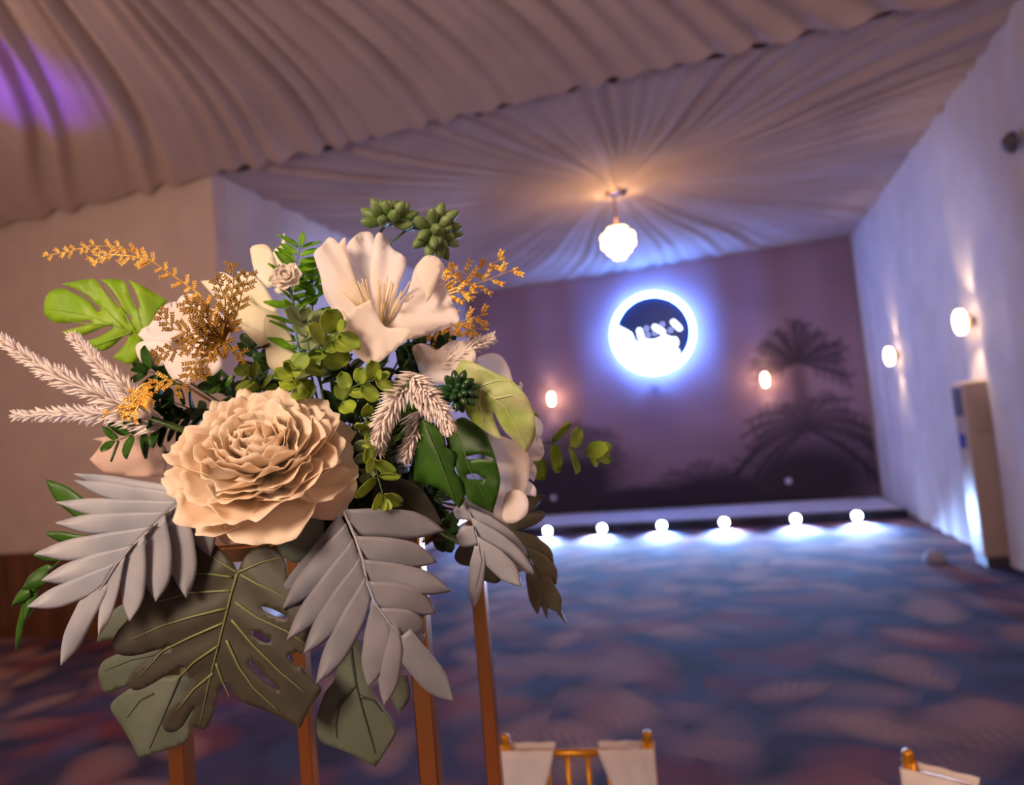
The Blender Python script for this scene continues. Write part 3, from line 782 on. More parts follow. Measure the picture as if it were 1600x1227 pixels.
# silver leaf over the carpet beside the peony
ZE = (0, 680, 3.409)
lobed('silver_philodendron_leaf', 'pale silver finger-lobed leaf spreading left below the cream peony',
  [(1100, 240, .735), (1010, 320, .70), (900, 412, .685), (800, 505, .675), (700, 598, .668), (620, 690, .664), (560, 785, .664), (500, 860, .666), (440, 960, .67), (330, 1220, .685)],
  [((1040, 290), (985, 335), (395, 207), 34, 40, .03), ((1010, 310), (950, 368), (398, 243), 36, 48, .022), ((970, 350), (900, 412), (300, 358), 38, 42, .014),
   ((905, 405), (820, 485), (296, 468), 42, 30, .006), ((825, 480), (715, 585), (188, 632), 46, 30, .0), ((720, 580), (625, 680), (222, 775), 46, 25, -.004), ((630, 670), (545, 800), (148, 914), 44, 30, -.006),
   ((1080, 260), (1020, 320), (1150, 420), 34, -8, .02), ((1035, 300), (960, 360), (1118, 648), 52, -18, .012), ((965, 352), (880, 432), (992, 868), 56, -26, .002), ((880, 430), (775, 530), (828, 885), 58, -24, -.002),
   ((770, 532), (668, 632), (690, 990), 48, -16, -.004), ((668, 640), (590, 740), (525, 1068), 28, -8, -.004), ((490, 760), (585, 805), (325, 1226), 42, -10, .006)],
  M_grey, M_greyrib, z=ZE, ribw=3.2, group='silver philodendron leaves')
# silver leaf in the middle
ZD = (380, 760, 2.627)
lobed('silver_philodendron_leaf', 'pale silver finger-lobed leaf hanging in front of the copper stand legs',
  [(400, 60, .72), (425, 130, .70), (460, 210, .685), (490, 300, .675), (510, 400, .668), (540, 480, .664), (600, 560, .663), (650, 620, .665), (720, 700, .67), (850, 860, .68)],
  [((395, 110), (430, 180), (122, 490), 26, 10, .012), ((420, 150), (450, 225), (163, 507), 38, 14, .008), ((448, 215), (480, 300), (180, 630), 38, 18, .0), ((478, 290), (502, 372), (248, 688), 38, 18, -.002),
   ((500, 365), (525, 462), (300, 810), 38, 18, -.004), ((528, 455), (590, 550), (512, 822), 42, 22, -.004), ((585, 545), (645, 612), (578, 898), 34, 16, 0.0), ((606, 650), (686, 584), (864, 884), 44, -14, .004),
   ((420, 95), (462, 205), (822, 182), 44, -26, .026), ((462, 205), (492, 305), (795, 312), 42, -22, .016), ((492, 300), (512, 395), (852, 432), 40, -18, .008), ((512, 390), (560, 500), (790, 520), 46, -34, .02), ((560, 500), (640, 610), (735, 640), 46, -50, .026)],
  M_grey2, M_greyrib, z=ZD, ribw=3.0, group='silver philodendron leaves')
# silver leaf on the right
ZF = (640, 660, 3.834)
lobed('silver_philodendron_leaf', 'small pale silver leaf drooping past the right white bloom',
  [(300, 440, .80), (350, 520, .775), (385, 620, .76), (415, 720, .75), (415, 820, .745), (380, 1090, .75)],
  [((340, 500), (370, 580), (710, 800), 38, -22, .03), ((372, 570), (405, 690), (742, 912), 44, -24, .02), ((400, 680), (425, 800), (668, 984), 48, -20, .006), ((452, 740), (388, 740), (385, 1108), 36, 6, .0),
   ((380, 620), (410, 730), (278, 682), 48, 10, -.004), ((330, 480), (372, 590), (262, 530), 36, 6, -.004), ((300, 440), (345, 520), (600, 640), 36, -16, .05)],
  M_grey, M_greyrib, z=ZF, ribw=2.2, group='silver philodendron leaves')
lobed('dusky_philodendron_leaf', 'dusky brown-green finger-lobed leaf hanging lowest beside the blue-lit carpet',
  [(560, 600, .88), (680, 740, .87), (750, 860, .87), (800, 980, .875), (900, 1140, .89)],
  [((600, 640), (680, 740), (862, 852), 44, -36, .01), ((680, 735), (740, 850), (876, 972), 46, -30, .01), ((740, 960), (830, 900), (906, 1138), 42, -12, .005), ((790, 960), (810, 990), (945, 1215), 10, 0, .02),
   ((640, 700), (700, 790), (640, 900), 40, 20, .01), ((690, 770), (750, 870), (765, 1150), 34, 12, .01), ((750, 880), (790, 950), (822, 1175), 16, 6, .012), ((560, 600), (620, 660), (815, 560), 30, -10, .03), ((560, 580), (590, 620), (800, 440), 32, -10, .05)],
  M_dusk, M_vein_d, z=ZF, ribw=1.8)
lobed('green_fern_leaf', 'green and silver lobed leaf peeking out behind the big silver leaf',
  [(700, 520, .78), (520, 560, .77), (360, 640, .76), (220, 760, .76), (120, 880, .765)],
  [((560, 540), (440, 600), (238, 520), 22, 10, .0), ((430, 600), (330, 660), (178, 640), 26, 10, .0), ((330, 650), (250, 730), (120, 820), 34, 20, 0), ((250, 730), (180, 800), (62, 912), 24, 8, 0), ((220, 760), (150, 850), (130, 985), 20, -6, 0),
   ((180, 800), (130, 870), (85, 1150), 14, 10, .02), ((640, 500), (520, 560), (490, 365), 20, 6, 0), ((600, 470), (500, 500), (245, 238), 40, 10, .01)],
  M_deep, M_vein_d, z=ZE, ribw=1.6)

# broad leaves --------------------------------------------------------------
def broad(name, label, pts, m, d0, axis, vlines=(), vm=None, holes=(), anchor=None, group=None, cat='leaf', vrad=1.6, step=8, **kw):
    df = depthfn(d0, axis, **kw); a = anchor or axis[0]
    t = bthing(name, label, cat, P(a[0], a[1], df(*a)), group)
    sheet('blade', pts, m, t, df, holes, step=step)
    if vlines: veins(t, df, vlines, vm, vrad)
    stem_to_foam(t, P(a[0], a[1], df(*a)), .002)
    return t
z1 = lambda pts: Z(0, 280, 3.409, pts)
broad('monstera_leaf', 'bright green split monstera leaf standing out beside the white rose', z1([(235,690),(240,640),(262,605),(310,583),(360,592),(430,628),(490,665),(520,708),(538,704),(532,680),(480,630),(420,595),(370,572),(325,560),(400,545),(500,532),(535,570),(590,640),(632,686),(648,682),(640,655),(590,585),(535,535),(600,533),(660,545),(690,610),(720,690),(738,697),(745,680),(725,610),(685,537),(760,570),(830,610),(892,645),(860,690),(820,760),(790,820),(750,880),(745,965),(690,985),(620,960),(600,950),(660,890),(690,828),(680,820),(650,845),(600,890),(550,915),(515,905),(465,862),(530,840),(590,805),(612,787),(600,780),(550,790),(480,820),(410,840),(360,835),(325,815),(390,795),(470,775),(500,760),(480,752),(400,762),(300,765),(240,725)]),
      M_bright, .88, z1([(790, 830), (235, 700)]), [z1([(790, 830), (640, 790), (450, 720), (250, 690)]), z1([(660, 795), (560, 690), (420, 610)]), z1([(720, 810), (640, 680), (560, 570)]), z1([(760, 820), (730, 700), (660, 570)]), z1([(600, 775), (450, 770), (340, 750)]), z1([(700, 815), (560, 870), (500, 890)])],
      M_bright, holes=[z1([(670, 722), (690, 718), (702, 742), (695, 768), (678, 762)])], fold=.25, bow=14, rip=(2.5, 1.2), vrad=2.0)
zB = lambda pts: Z(100, 860, 2.857, pts)
broad('monstera_leaf', 'big dark olive monstera leaf hanging below the cream peony', zB([(775,100),(745,40),(690,-10),(640,-60),(560,-80),(490,-60),(430,20),(380,120),(330,210),(300,290),(240,360),(215,420),(238,462),(300,472),(380,455),(470,425),(480,432),(400,474),(330,520),(290,565),(288,605),(320,625),(365,612),(430,575),(505,530),(540,520),(550,545),(560,600),(545,640),(480,700),(440,765),(450,805),(490,812),(530,785),(570,720),(592,690),(575,740),(568,780),(600,796),(635,795),(660,750),(675,700),(700,610),(735,600),(770,660),(830,690),(900,715),(990,760),(1055,795),(1100,700),(1150,620),(1110,580),(1060,500),(1110,380),(1090,250),(1010,150),(990,60),(960,10),(900,-20),(850,-10),(800,40)]),
      M_olive, .705, zB([(775, 100), (620, 790)]), [zB([(775, 100), (745, 200), (715, 320), (675, 480), (640, 620), (605, 780)]), zB([(750, 120), (650, 106), (560, 105)]), zB([(748, 180), (560, 190), (400, 235)]), zB([(728, 258), (560, 300), (430, 340), (300, 400)]), zB([(710, 325), (560, 390), (440, 450), (340, 560)]), zB([(690, 425), (580, 500), (480, 600)]), zB([(665, 550), (580, 620), (500, 720)]),
       zB([(790, 110), (860, 150), (940, 185), (1030, 240)]), zB([(765, 232), (860, 300), (990, 360), (1080, 420)]), zB([(748, 310), (840, 420), (960, 540), (1080, 640)]), zB([(725, 400), (780, 520), (850, 620), (960, 720)]), zB([(680, 505), (705, 580), (740, 660)]), zB([(775, 100), (700, 55), (640, 15)]), zB([(775, 100), (880, 55), (980, 30)])],
      M_vein, holes=[zB([(880, 250), (920, 258), (1000, 296), (990, 306), (930, 290), (888, 268)]), zB([(838, 358), (870, 365), (925, 400), (915, 415), (870, 400), (842, 376)]), zB([(825, 484), (850, 500), (900, 560), (965, 622), (955, 626), (890, 580), (835, 520)]), zB([(1000, 470), (1040, 455), (1095, 480), (1050, 520), (1015, 500)]), zB([(570, 562), (580, 570), (560, 610), (552, 590)])],
      fold=-.10, bow=10, rip=(2.0, .9), tip=14, vrad=2.4)
broad('sage_leaf', 'pale sage pointed leaf hanging low over the front stand leg', zB([(207, 703), (240, 655), (330, 600), (470, 560), (590, 560), (600, 680), (570, 760), (540, 860), (335, 927), (300, 860), (260, 790)]), M_sage, .76, zB([(520, 560), (340, 920)]), [zB([(520, 560), (470, 680), (380, 890)]), zB([(400, 640), (340, 670), (280, 750)])], M_vein_d, fold=.15, bow=8, group='pale sage leaves under the bouquet')
broad('sage_leaf', 'pale sage rounded leaf showing beside the dark olive leaf', zB([(153, 545), (180, 492), (280, 450), (420, 430), (470, 500), (380, 560), (270, 610), (185, 637), (165, 600)]), M_sage, .765, zB([(440, 460), (170, 560)]), [zB([(440, 460), (300, 490), (180, 540)])], M_vein_d, fold=.15, bow=8, group='pale sage leaves under the bouquet')
broad('sage_leaf', 'mossy sage leaf tucked between the silver leaf and the dark olive leaf', zB([(147, 410), (160, 340), (190, 290), (300, 220), (420, 190), (440, 260), (390, 330), (280, 385)]), M_sage, .77, zB([(430, 210), (160, 390)]), fold=.15, bow=8, group='pale sage leaves under the bouquet')
z6 = lambda pts: Z(480, 960, 4.596, pts)
broad('sage_leaf', 'large pale sage leaf with dark veins hanging between the stand legs', z6([(300, 130), (230, 330), (190, 480), (130, 560), (75, 720), (72, 860), (110, 922), (300, 1000), (490, 1097), (560, 990), (640, 845), (600, 740), (540, 660), (470, 560), (420, 400), (380, 200)]), M_sage, .735, z6([(310, 240), (490, 1090)]), [z6([(310, 240), (350, 500), (410, 730), (490, 1000)]), z6([(350, 505), (230, 660), (205, 800), (215, 890)]), z6([(380, 590), (480, 620), (540, 700)])], M_vein_d, fold=.2, bow=10, vrad=2.6, group='pale sage leaves under the bouquet')
broad('sage_leaf', 'small sage leaf tip beside the front stand leg', z6([(560, 520), (640, 440), (720, 440), (740, 560), (735, 612), (690, 680), (660, 718), (615, 630)]), M_sage, .75, z6([(650, 450), (660, 710)]), fold=.2, group='pale sage leaves under the bouquet')
broad('round_leaf', 'dark grey-green round leaf directly under the cream peony', Z(200, 560, 3.409, [(780, 930), (800, 860), (900, 800), (1010, 800), (1045, 880), (1030, 970), (980, 1050), (900, 1090), (830, 1060), (790, 1000)]), mat('grey_green_leaf', (96, 108, 94), .5, trans=.15), .71, Z(200, 560, 3.409, [(980, 820), (860, 1080)]), fold=.15, cup=.2)
z4 = lambda pts: Z(520, 500, 3.409, pts)
broad('monstera_leaf', 'pale variegated yellow-green monstera leaf over the right white bloom', z4([(650,270),(690,215),(760,232),(870,285),(950,320),(1030,405),(1070,500),(1080,600),(1062,660),(1030,706),(980,655),(920,600),(885,545),(858,490),(850,490),(870,560),(905,640),(840,612),(780,570),(720,515),(700,440),(720,360),(690,310)]), M_varie, .735, z4([(680, 300), (1030, 700)]), [z4([(690, 300), (800, 370), (920, 470), (1040, 680)]), z4([(780, 355), (880, 320), (950, 330)]), z4([(860, 420), (960, 400), (1040, 450)]), z4([(790, 365), (780, 450), (800, 540)])], mat('cream_vein', (206, 206, 160), .5), fold=-.35, bow=12, rip=(3.0, 1.0), vrad=1.6)
broad('monstera_leaf', 'dark green monstera leaf with slits under the variegated leaf', z4([(600,590),(640,545),(700,520),(800,590),(840,660),(870,750),(892,850),(882,920),(852,1028),(780,995),(720,955),(690,900),(660,800),(620,700)]), M_deep, .765, z4([(640, 560), (850, 1010)]), [z4([(640, 580), (700, 700), (740, 820), (840, 1000)])], M_stem, holes=[z4([(700, 725), (770, 712), (850, 735), (860, 748), (780, 740), (710, 742)]), z4([(710, 825), (760, 818), (812, 852), (760, 850), (718, 845)])], fold=-.3, bow=10, rip=(2.5, 1.0))
broad('folded_leaf', 'deep green folded leaf between the heather sprigs and the slit monstera', z4([(470,520),(530,555),(590,610),(607,680),(640,695),(657,722),(650,800),(690,870),(702,960),(672,1003),(600,925),(520,882),(430,862),(440,700),(460,600)]), M_deep, .75, z4([(490, 540), (660, 980)]), [z4([(490, 560), (560, 720), (650, 960)])], M_stem, fold=.5, bow=8)
broad('sage_leaf', 'dark sage leaf behind the top of the right stand leg', Z(640, 660, 3.834, [(268, 805), (300, 740), (380, 720), (560, 870), (550, 940), (520, 965), (440, 945), (370, 870), (300, 850)]), M_olive, .80, Z(640, 660, 3.834, [(330, 740), (520, 950)]), fold=.2, group='pale sage leaves under the bouquet')
for k, (pts, d, lb) in enumerate(((z4([(225, 800), (330, 830), (470, 900), (590, 1090), (400, 1110), (220, 1060)]), .80, 'grey-green leaf blade behind the silver leaf by the bright floor gap'), (z4([(450, 1030), (560, 1010), (640, 1080), (640, 1150), (560, 1180), (480, 1120)]), .82, 'dark leaf blade above the stand frame'),
      (z4([(920, 950), (1050, 930), (1130, 930), (1090, 980), (1010, 1010)]), .92, 'grey leaf tip beneath the right white bloom'), (Z(640, 660, 3.834, [(700, 585), (740, 530), (810, 535), (790, 590), (700, 620)]), .93, 'lower grey leaf tip beneath the right white bloom'))):
    broad('narrow_leaf', lb, pts, M_olive if k < 2 else M_sage, d, (pts[0], pts[2]), fold=.15)

# white blooms made of traced petals -------------------------------------------
def bloom(name, label, petals, m, anchor, d_anchor, sepal=True, step=8):
    t = bthing(name, label, 'flower', P(*anchor, d_anchor))
    for pts, d0, ax, kw in petals: sheet('petal', pts, m, t, depthfn(d0, ax, **kw), step=step, solid=.0004)
    stem_to_foam(t, P(*anchor, d_anchor), .003)
    return t
z2 = lambda pts: Z(360, 280, 3.409, pts)
bc = z2([(790, 800)])[0]
cup = bloom('open_cup_bloom', 'large open white cup-shaped bloom with long stamens at the top', [
  (z2([(640,790),(592,778),(550,710),(500,620),(480,520),(443,400),(462,372),(490,350),(508,325),(530,308),(552,318),(578,345),(598,318),(612,310),(622,400),(660,520),(700,640),(690,740)]), .775, (bc, z2([(500, 330)])[0]), dict(fan=(5, 9), cup=.35, tip=-6, frill=(6, 22))),
  (z2([(660,760),(630,620),(605,520),(608,400),(625,345),(655,310),(690,284),(715,280),(738,279),(756,292),(764,318),(775,420),(785,560),(790,740)]), .80, (bc, z2([(690, 290)])[0]), dict(fan=(4, 12), cup=.25, tip=6, frill=(6, 22))),
  (z2([(760,760),(745,560),(752,400),(768,312),(790,283),(812,288),(830,305),(845,335),(862,370),(885,385),(905,395),(925,412),(945,432),(938,465),(928,500),(900,560),(880,640),(840,740)]), .795, (bc, z2([(830, 300)])[0]), dict(fan=(4, 12), cup=.25, tip=4, frill=(6, 22))),
  (z2([(820,800),(880,740),(930,640),(962,545),(980,478),(1005,440),(1035,416),(1060,408),(1085,408),(1108,425),(1125,440),(1142,468),(1130,500),(1134,530),(1150,570),(1180,650),(1222,745),(1190,775),(1150,790),(1050,830),(950,855),(870,845)]), .755, (bc, z2([(1130, 560)])[0]), dict(fan=(6, 8), cup=.35, tip=-10, frill=(6, 22))),
  (z2([(985,490),(1030,415),(1090,410),(1128,450),(1110,520),(1085,590),(1060,640),(1040,656),(1035,600),(1000,540)]), .735, (z2([(1040, 650)])[0], z2([(1080, 410)])[0]), dict(cup=.9, tip=6)),
  (z2([(595,775),(620,740),(655,690),(700,665),(750,638),(768,690),(800,755),(835,792),(900,790),(950,800),(962,828),(910,880),(840,940),(765,988),(700,965),(640,900),(610,860)]), .735, (bc, z2([(740, 960)])[0]), dict(fan=(3, 6), cup=-.25, grad=(0, .15))),
  (z2([(600,700),(560,690),(545,720),(575,760),(600,790),(625,785),(632,750)]), .738, (z2([(600, 780)])[0], z2([(570, 690)])[0]), dict(cup=.8)),
  ], M_white, z2([(765, 960)])[0], .765)
rs = random.Random(2); c0 = P(*z2([(800, 790)])[0], .765)
for k in range(46):
    a = rs.uniform(-1, 1); e = z2([(785+a*160+rs.uniform(-30, 30), 570+abs(a)*50+rs.uniform(-80, 70))])[0]; dd = .758+rs.uniform(-.025, .015)
    b = z2([(795+a*50, 785)])[0]; p0 = P(*b, .768+rs.uniform(-.006, .006)); p2 = P(*e, dd); mid = (p0+p2)/2+Vector((0, 0, .004))
    MB().tube([p0, mid, p2], [.0011, .0009, .0008], 5).build('stamen', M_stamen, cup)
bloom('lily', 'pale yellow-white lily behind the boxwood sprig', [
  (z2([(105,372),(118,355),(140,350),(190,350),(222,388),(240,470),(235,560),(200,580),(160,550),(125,480)]), .83, z2([(230, 620), (150, 350)]), dict(cup=.5, tip=6)),
  (z2([(215,420),(235,375),(262,358),(300,390),(335,450),(330,540),(290,620),(240,600),(210,500)]), .835, z2([(250, 640), (262, 360)]), dict(cup=.4)),
  (z2([(262,372),(275,330),(286,284),(293,330),(292,380)]), .86, z2([(275, 380), (286, 284)]), dict(cup=.5)),
  (z1([(1265,492),(1330,500),(1400,560),(1450,640),(1480,705),(1430,730),(1350,690),(1300,610),(1275,540)]), .825, z1([(1480, 720), (1270, 490)]), dict(cup=.5)),
  (z1([(1068,543),(1110,540),(1170,560),(1165,495),(1205,502),(1290,570),(1340,690),(1360,760),(1290,790),(1220,740),(1150,640)]), .835, z1([(1360, 770), (1080, 540)]), dict(cup=.3, fan=(3, 8))),
  (z1([(1268,580),(1300,620),(1360,670),(1440,700),(1490,720),(1470,800),(1410,835),(1330,795),(1258,766),(1280,680)]), .81, z1([(1480, 760), (1270, 640)]), dict(cup=.35)),
  (z1([(1262,770),(1330,790),(1420,820),(1440,870),(1400,905),(1370,880),(1310,820)]), .805, z1([(1440, 830), (1265, 772)]), dict(cup=.5)),
  (z2([(178,760),(200,715),(250,712),(300,780),(330,860),(345,930),(330,980),(270,1030),(205,1000),(185,900)]), .80, z2([(260, 700), (260, 1020)]), dict(cup=.35, tip=-4)),
  ], M_lily, z2([(260, 760)])[0], .84)
bloom('white_rose', 'white rose half hidden behind the bronze fern', [
  (z1([(735,830),(760,795),(792,780),(815,750),(840,705),(880,670),(930,653),(970,668),(1010,720),(1000,810),(920,870),(800,880)]), .835, z1([(960, 900), (830, 700)]), dict(cup=-.3, fan=(3, 6), frill=(5, 18))),
  (z1([(722,905),(730,880),(755,865),(820,855),(900,870),(920,940),(870,992),(800,993),(745,965)]), .82, z1([(950, 900), (740, 910)]), dict(cup=.35)),
  (z1([(950,640),(1000,610),(1060,625),(1120,690),(1140,800),(1080,880),(980,840),(930,740)]), .83, z1([(1040, 900), (1030, 620)]), dict(cup=.35)),
  (z1([(1060,700),(1130,690),(1200,740),(1220,840),(1150,920),(1070,880)]), .825, z1([(1080, 880), (1180, 720)]), dict(cup=.35)),
  (z1([(868,965),(900,925),(960,910),(1030,950),(1070,1010),(1050,1070),(980,1095),(915,1060)]), .80, z1([(990, 920), (960, 1090)]), dict(cup=.35)),
  (z1([(980,860),(1060,850),(1150,900),(1180,1000),(1100,1060),(1030,1000)]), .815, z1([(1000, 860), (1150, 1030)]), dict(cup=.35)),
  ], M_white, z1([(1040, 900)])[0], .85)
bloom('ruffled_white_bloom', 'ruffled white bloom at the side, partly under the variegated leaf', [
  (z4([(760,215),(790,190),(850,177),(900,195),(938,255),(960,330),(990,420),(900,460),(800,380)]), .84, z4([(860, 560), (860, 180)]), dict(cup=.35, tip=8)),
  (z4([(830,600),(930,630),(1030,690),(1050,800),(1032,900),(1005,1000),(965,1060),(930,1086),(880,1062),(840,1030),(800,960),(800,800)]), .80, z4([(860, 560), (930, 1080)]), dict(cup=.3, fan=(3, 7), frill=(5, 20))),
  (z4([(960,600),(1020,560),(1075,590),(1108,632),(1126,700),(1105,748),(1066,752),(1086,800),(1072,862),(1035,835),(1000,900),(960,760)]), .83, z4([(880, 700), (1110, 700)]), dict(cup=.3, fan=(4, 9), frill=(6, 20))),
  (z4([(960,840),(1020,850),(1062,872),(1084,905),(1082,942),(1040,935),(1000,930),(960,900)]), .81, z4([(900, 860), (1080, 910)]), dict(cup=.5)),
  (z4([(920,930),(980,905),(1025,930),(1042,970),(1036,1030),(1005,1062),(955,1085),(905,1060)]), .785, z4([(880, 900), (1000, 1060)]), dict(cup=-.4)),
  (z4([(1040,520),(1070,508),(1105,535),(1121,575),(1108,620),(1075,640),(1040,600)]), .845, z4([(1000, 620), (1110, 550)]), dict(cup=.5)),
  (z4([(975,372),(1000,328),(1012,345),(1000,390),(985,400)]), .86, z4([(985, 400), (1003, 330)]), dict(cup=.5)),
  (z4([(423,150),(450,128),(490,128),(550,160),(600,130),(650,108),(720,128),(762,182),(740,260),(660,320),(560,340),(480,300),(445,225)]), .79, z4([(640, 420), (600, 130)]), dict(cup=.2, fan=(4, 7), frill=(5, 18))),
  ], M_white, z4([(850, 620)])[0], .85)
bloom('small_back_bloom', 'pale bloom low at the left behind the heather sprigs', [
  (Z(0, 500, 4.719, [(660, 1030), (720, 960), (760, 900), (680, 880), (780, 860), (900, 850), (1020, 830), (1150, 880), (1230, 960), (1220, 1150), (1000, 1160), (780, 1130)]), .87, Z(0, 500, 4.719, [(1200, 960), (680, 960)]), dict(cup=.25, fan=(3, 8))),
  ], mat('blush_petal', (226, 196, 176), .7, trans=.3), Z(0, 500, 4.719, [(1200, 980)])[0], .87)

# ---- cream peony -------------------------------------------------------------
def peony():
    C = P(404, 706, .700); ax = (-FWD*math.cos(math.radians(47)) + UP*math.sin(math.radians(47)) + RIGHT*.02).normalized()
    ex = RIGHT - ax*RIGHT.dot(ax); ex.normalize(); ey = ax.cross(ex)
    C = C - ax*.022
    t = bthing('peony', 'full ruffled cream peony at the front of the arrangement', 'flower', C)
    r = random.Random(17)
    #        n   L     e0   e1   W    rbase h0   ruffle
    rings = [(4, .034, 6, -34, .018, .003, .013, .0035), (5, .043, 20, -8, .023, .006, .011, .004), (7, .050, 32, 6, .026, .009, .009, .004), (8, .057, 46, 18, .028, .011, .007, .004),
             (9, .063, 57, 30, .030, .013, .005, .0042), (9, .069, 66, 42, .032, .014, .002, .0042), (9, .075, 74, 52, .034, .015, -.001, .004), (9, .081, 82, 60, .037, .016, -.004, .0035), (6, .088, 93, 78, .046, .016, -.010, .0025)]
    for ri, (n, L, e0, e1, W, rb, h0, ruf) in enumerate(rings):
        off = r.uniform(0, 6.28)
        for k in range(n):
            ph = off+2*math.pi*(k+r.uniform(-.18, .18))/n; Lk = L*r.uniform(.88, 1.08); Wk = W*r.uniform(.9, 1.15); de = r.uniform(-7, 7)
            p1, p2, p3 = r.uniform(0, 6.28), r.uniform(0, 6.28), r.uniform(0, 6.28); nu, nv = 9, 17; V = []
            er = ex*math.cos(ph)+ey*math.sin(ph); et = -ex*math.sin(ph)+ey*math.cos(ph)
            notch = r.choice((0, .10, .16))
            for j in range(nv):
                v = -1+2*j/(nv-1)
                Lv = Lk*(1-.20*v*v-notch*math.exp(-(v*5)**2)+.035*math.sin(6*v+p1)+.02*math.sin(13*v+p3))
                rr, hh = rb, h0
                for i in range(nu):
                    s = i/(nu-1); e = math.radians(e0+de+(e1-e0)*s)
                    if i: rr += math.sin(e)*Lv/(nu-1); hh += math.cos(e)*Lv/(nu-1)
                    wv_ = Wk*(0.30+0.70*math.sin(min(1, s*1.25)*math.pi/2))*(1-.25*max(0, s-.75)*4*.5)
                    q = s*s*ruf*(.9*math.sin(3.4*v+p2)+.6*math.sin(7*v+p1)+.3*math.sin(12*v+p3))
                    curl = Wk*.34*v*v*(1-.3*s)                    # petal cups inwards at its sides
                    n_r = -math.cos(e); n_h = math.sin(e)          # inward normal
                    V.append(C + er*(rr+n_r*(curl+q)) + et*(wv_*v) + ax*(hh+n_h*(curl*.8+q)))
            mesh('petal', V, grid_faces(nv, nu), M_petal, t, solid=.0004)
    stem_to_foam(t, C-ax*.01, .003)
    # large loose guard petals under the flower, traced
    zp = lambda pts: Z(200, 560, 3.409, pts)
    for pts, d, axs, kw in ((zp([(1000, 560), (1080, 560), (1160, 580), (1205, 620), (1222, 680), (1205, 740), (1175, 780), (1165, 820), (1120, 858), (1050, 862), (980, 850), (945, 840), (950, 740), (960, 640)]), .705, zp([(960, 600), (1140, 840)]), dict(cup=.3, tip=6)),
                            (zp([(480, 860), (520, 800), (640, 780), (840, 780), (950, 700), (960, 800), (940, 865), (860, 830), (720, 820), (690, 900), (640, 950), (560, 990), (500, 980), (478, 920)]), .722, zp([(740, 760), (560, 980)]), dict(cup=.2, fan=(3, 8))),
                            (zp([(690, 890), (720, 830), (800, 820), (858, 850), (862, 900), (830, 937), (760, 925)]), .728, zp([(760, 820), (800, 930)]), dict(cup=.5)),
                            (zp([(262, 640), (300, 610), (420, 640), (470, 690), (420, 705), (330, 700), (275, 680)]), .705, zp([(470, 640), (265, 650)]), dict(cup=.5))):
        sheet('petal', pts, M_petal, t, depthfn(d, axs, **kw), solid=.0004)
peony()

# ---- leaves on sprigs ----------------------------------------------------------
def leafmesh(b, d, nrm, L, W, cupk=.25, tipk=.0, round_=True, nu=7, nv=5):
    d = Vector(d).normalized(); nrm = Vector(nrm); nrm = (nrm-d*nrm.dot(d)).normalized(); s_ = d.cross(nrm); V = []
    for i in range(nu):
        s = i/(nu-1)
        wv_ = W*(math.sqrt(max(0, 1-(2*s-1)**2))*.92+.04 if round_ else max(.03, math.sin(math.pi*s**.8)**.8))
        for j in range(nv):
            v = -1+2*j/(nv-1)
            V.append(b + d*(L*s) + s_*(wv_*v*.5*2*.5) + nrm*(cupk*W*v*v*.5 - tipk*L*s*s))
    return V, grid_faces(nu, nv)
def sprig(name, label, pts, m, npair, Lpx, ratio=.8, group=None, seed=0, round_=True, spread=1.0, cat='sprig', srad=.0012, taper=.6, top=True, stemm=None, cupk=.3, to_foam=True):
    r = random.Random(seed); W = [P(*p) for p in pts]; t = bthing(name, label, cat, W[0], group)
    # fine stem curve
    fine = []
    for i in range(len(W)-1):
        for k in range(6): fine.append(W[i].lerp(W[i+1], k/6))
    fine.append(W[-1])
    for _ in range(2): fine = [fine[0]]+[(fine[i-1]+fine[i]*2+fine[i+1])/4 for i in range(1, len(fine)-1)]+[fine[-1]]
    n = len(fine)
    MB().tube(fine, [srad*(1-.6*i/(n-1)) for i in range(n)], 6).build('stem', stemm or M_stem, t)
    if to_foam: stem_to_foam(t, W[0], srad, stemm)
    d0 = pts[0][2]
    for k in range(npair):
        s = (k+.6)/npair; q = s*(n-1); i = min(n-2, int(q)); p = fine[i].lerp(fine[i+1], q-i); tg = (fine[i+1]-fine[i]).normalized()
        side = tg.orthogonal().normalized(); side.rotate(Quaternion(tg, r.uniform(0, 3.14)+k*1.57))
        for sg in (-1, 1):
            d = (side*sg*spread + tg*.55 + Vector((r.uniform(-.25, .25), r.uniform(-.25, .25), r.uniform(-.25, .25)))).normalized()
            nn = (tg*.9 - FWD*.9 + Vector((r.uniform(-.5, .5), r.uniform(-.5, .5), r.uniform(0, .7))))
            L = Lpx*d0*KPX*(1-taper*s*.6)*r.uniform(.85, 1.15)
            V, F = leafmesh(p+d*L*.10, d, nn, L, L*ratio, cupk, r.uniform(-.05, .15), round_); mesh('leaf', V, F, m, t, solid=.0004)
    if top:
        tg = (fine[-1]-fine[-2]).normalized()
        for k in range(2):
            d = (tg + Vector((r.uniform(-.6, .6), r.uniform(-.6, .6), r.uniform(-.3, .6)))).normalized(); L = Lpx*d0*KPX*.55
            V, F = leafmesh(fine[-1], d, -FWD+UP*.6, L, L*ratio, cupk, 0, round_); mesh('leaf', V, F, m, t, solid=.0004)
    return t
EG = 'eucalyptus sprigs among the flowers'
sprig('eucalyptus_sprig', 'lime-edged round-leaved eucalyptus sprig just above the cream peony', [(470, 640, .77), (462, 605, .735), (455, 578, .715)], M_euca, 4, 34, .95, EG, 1, taper=.2)
sprig('eucalyptus_sprig', 'lime eucalyptus sprig tucked under the open cup bloom', [(500, 590, .78), (505, 545, .745), (530, 518, .72)], M_euca, 4, 40, .95, EG, 2, taper=.2)
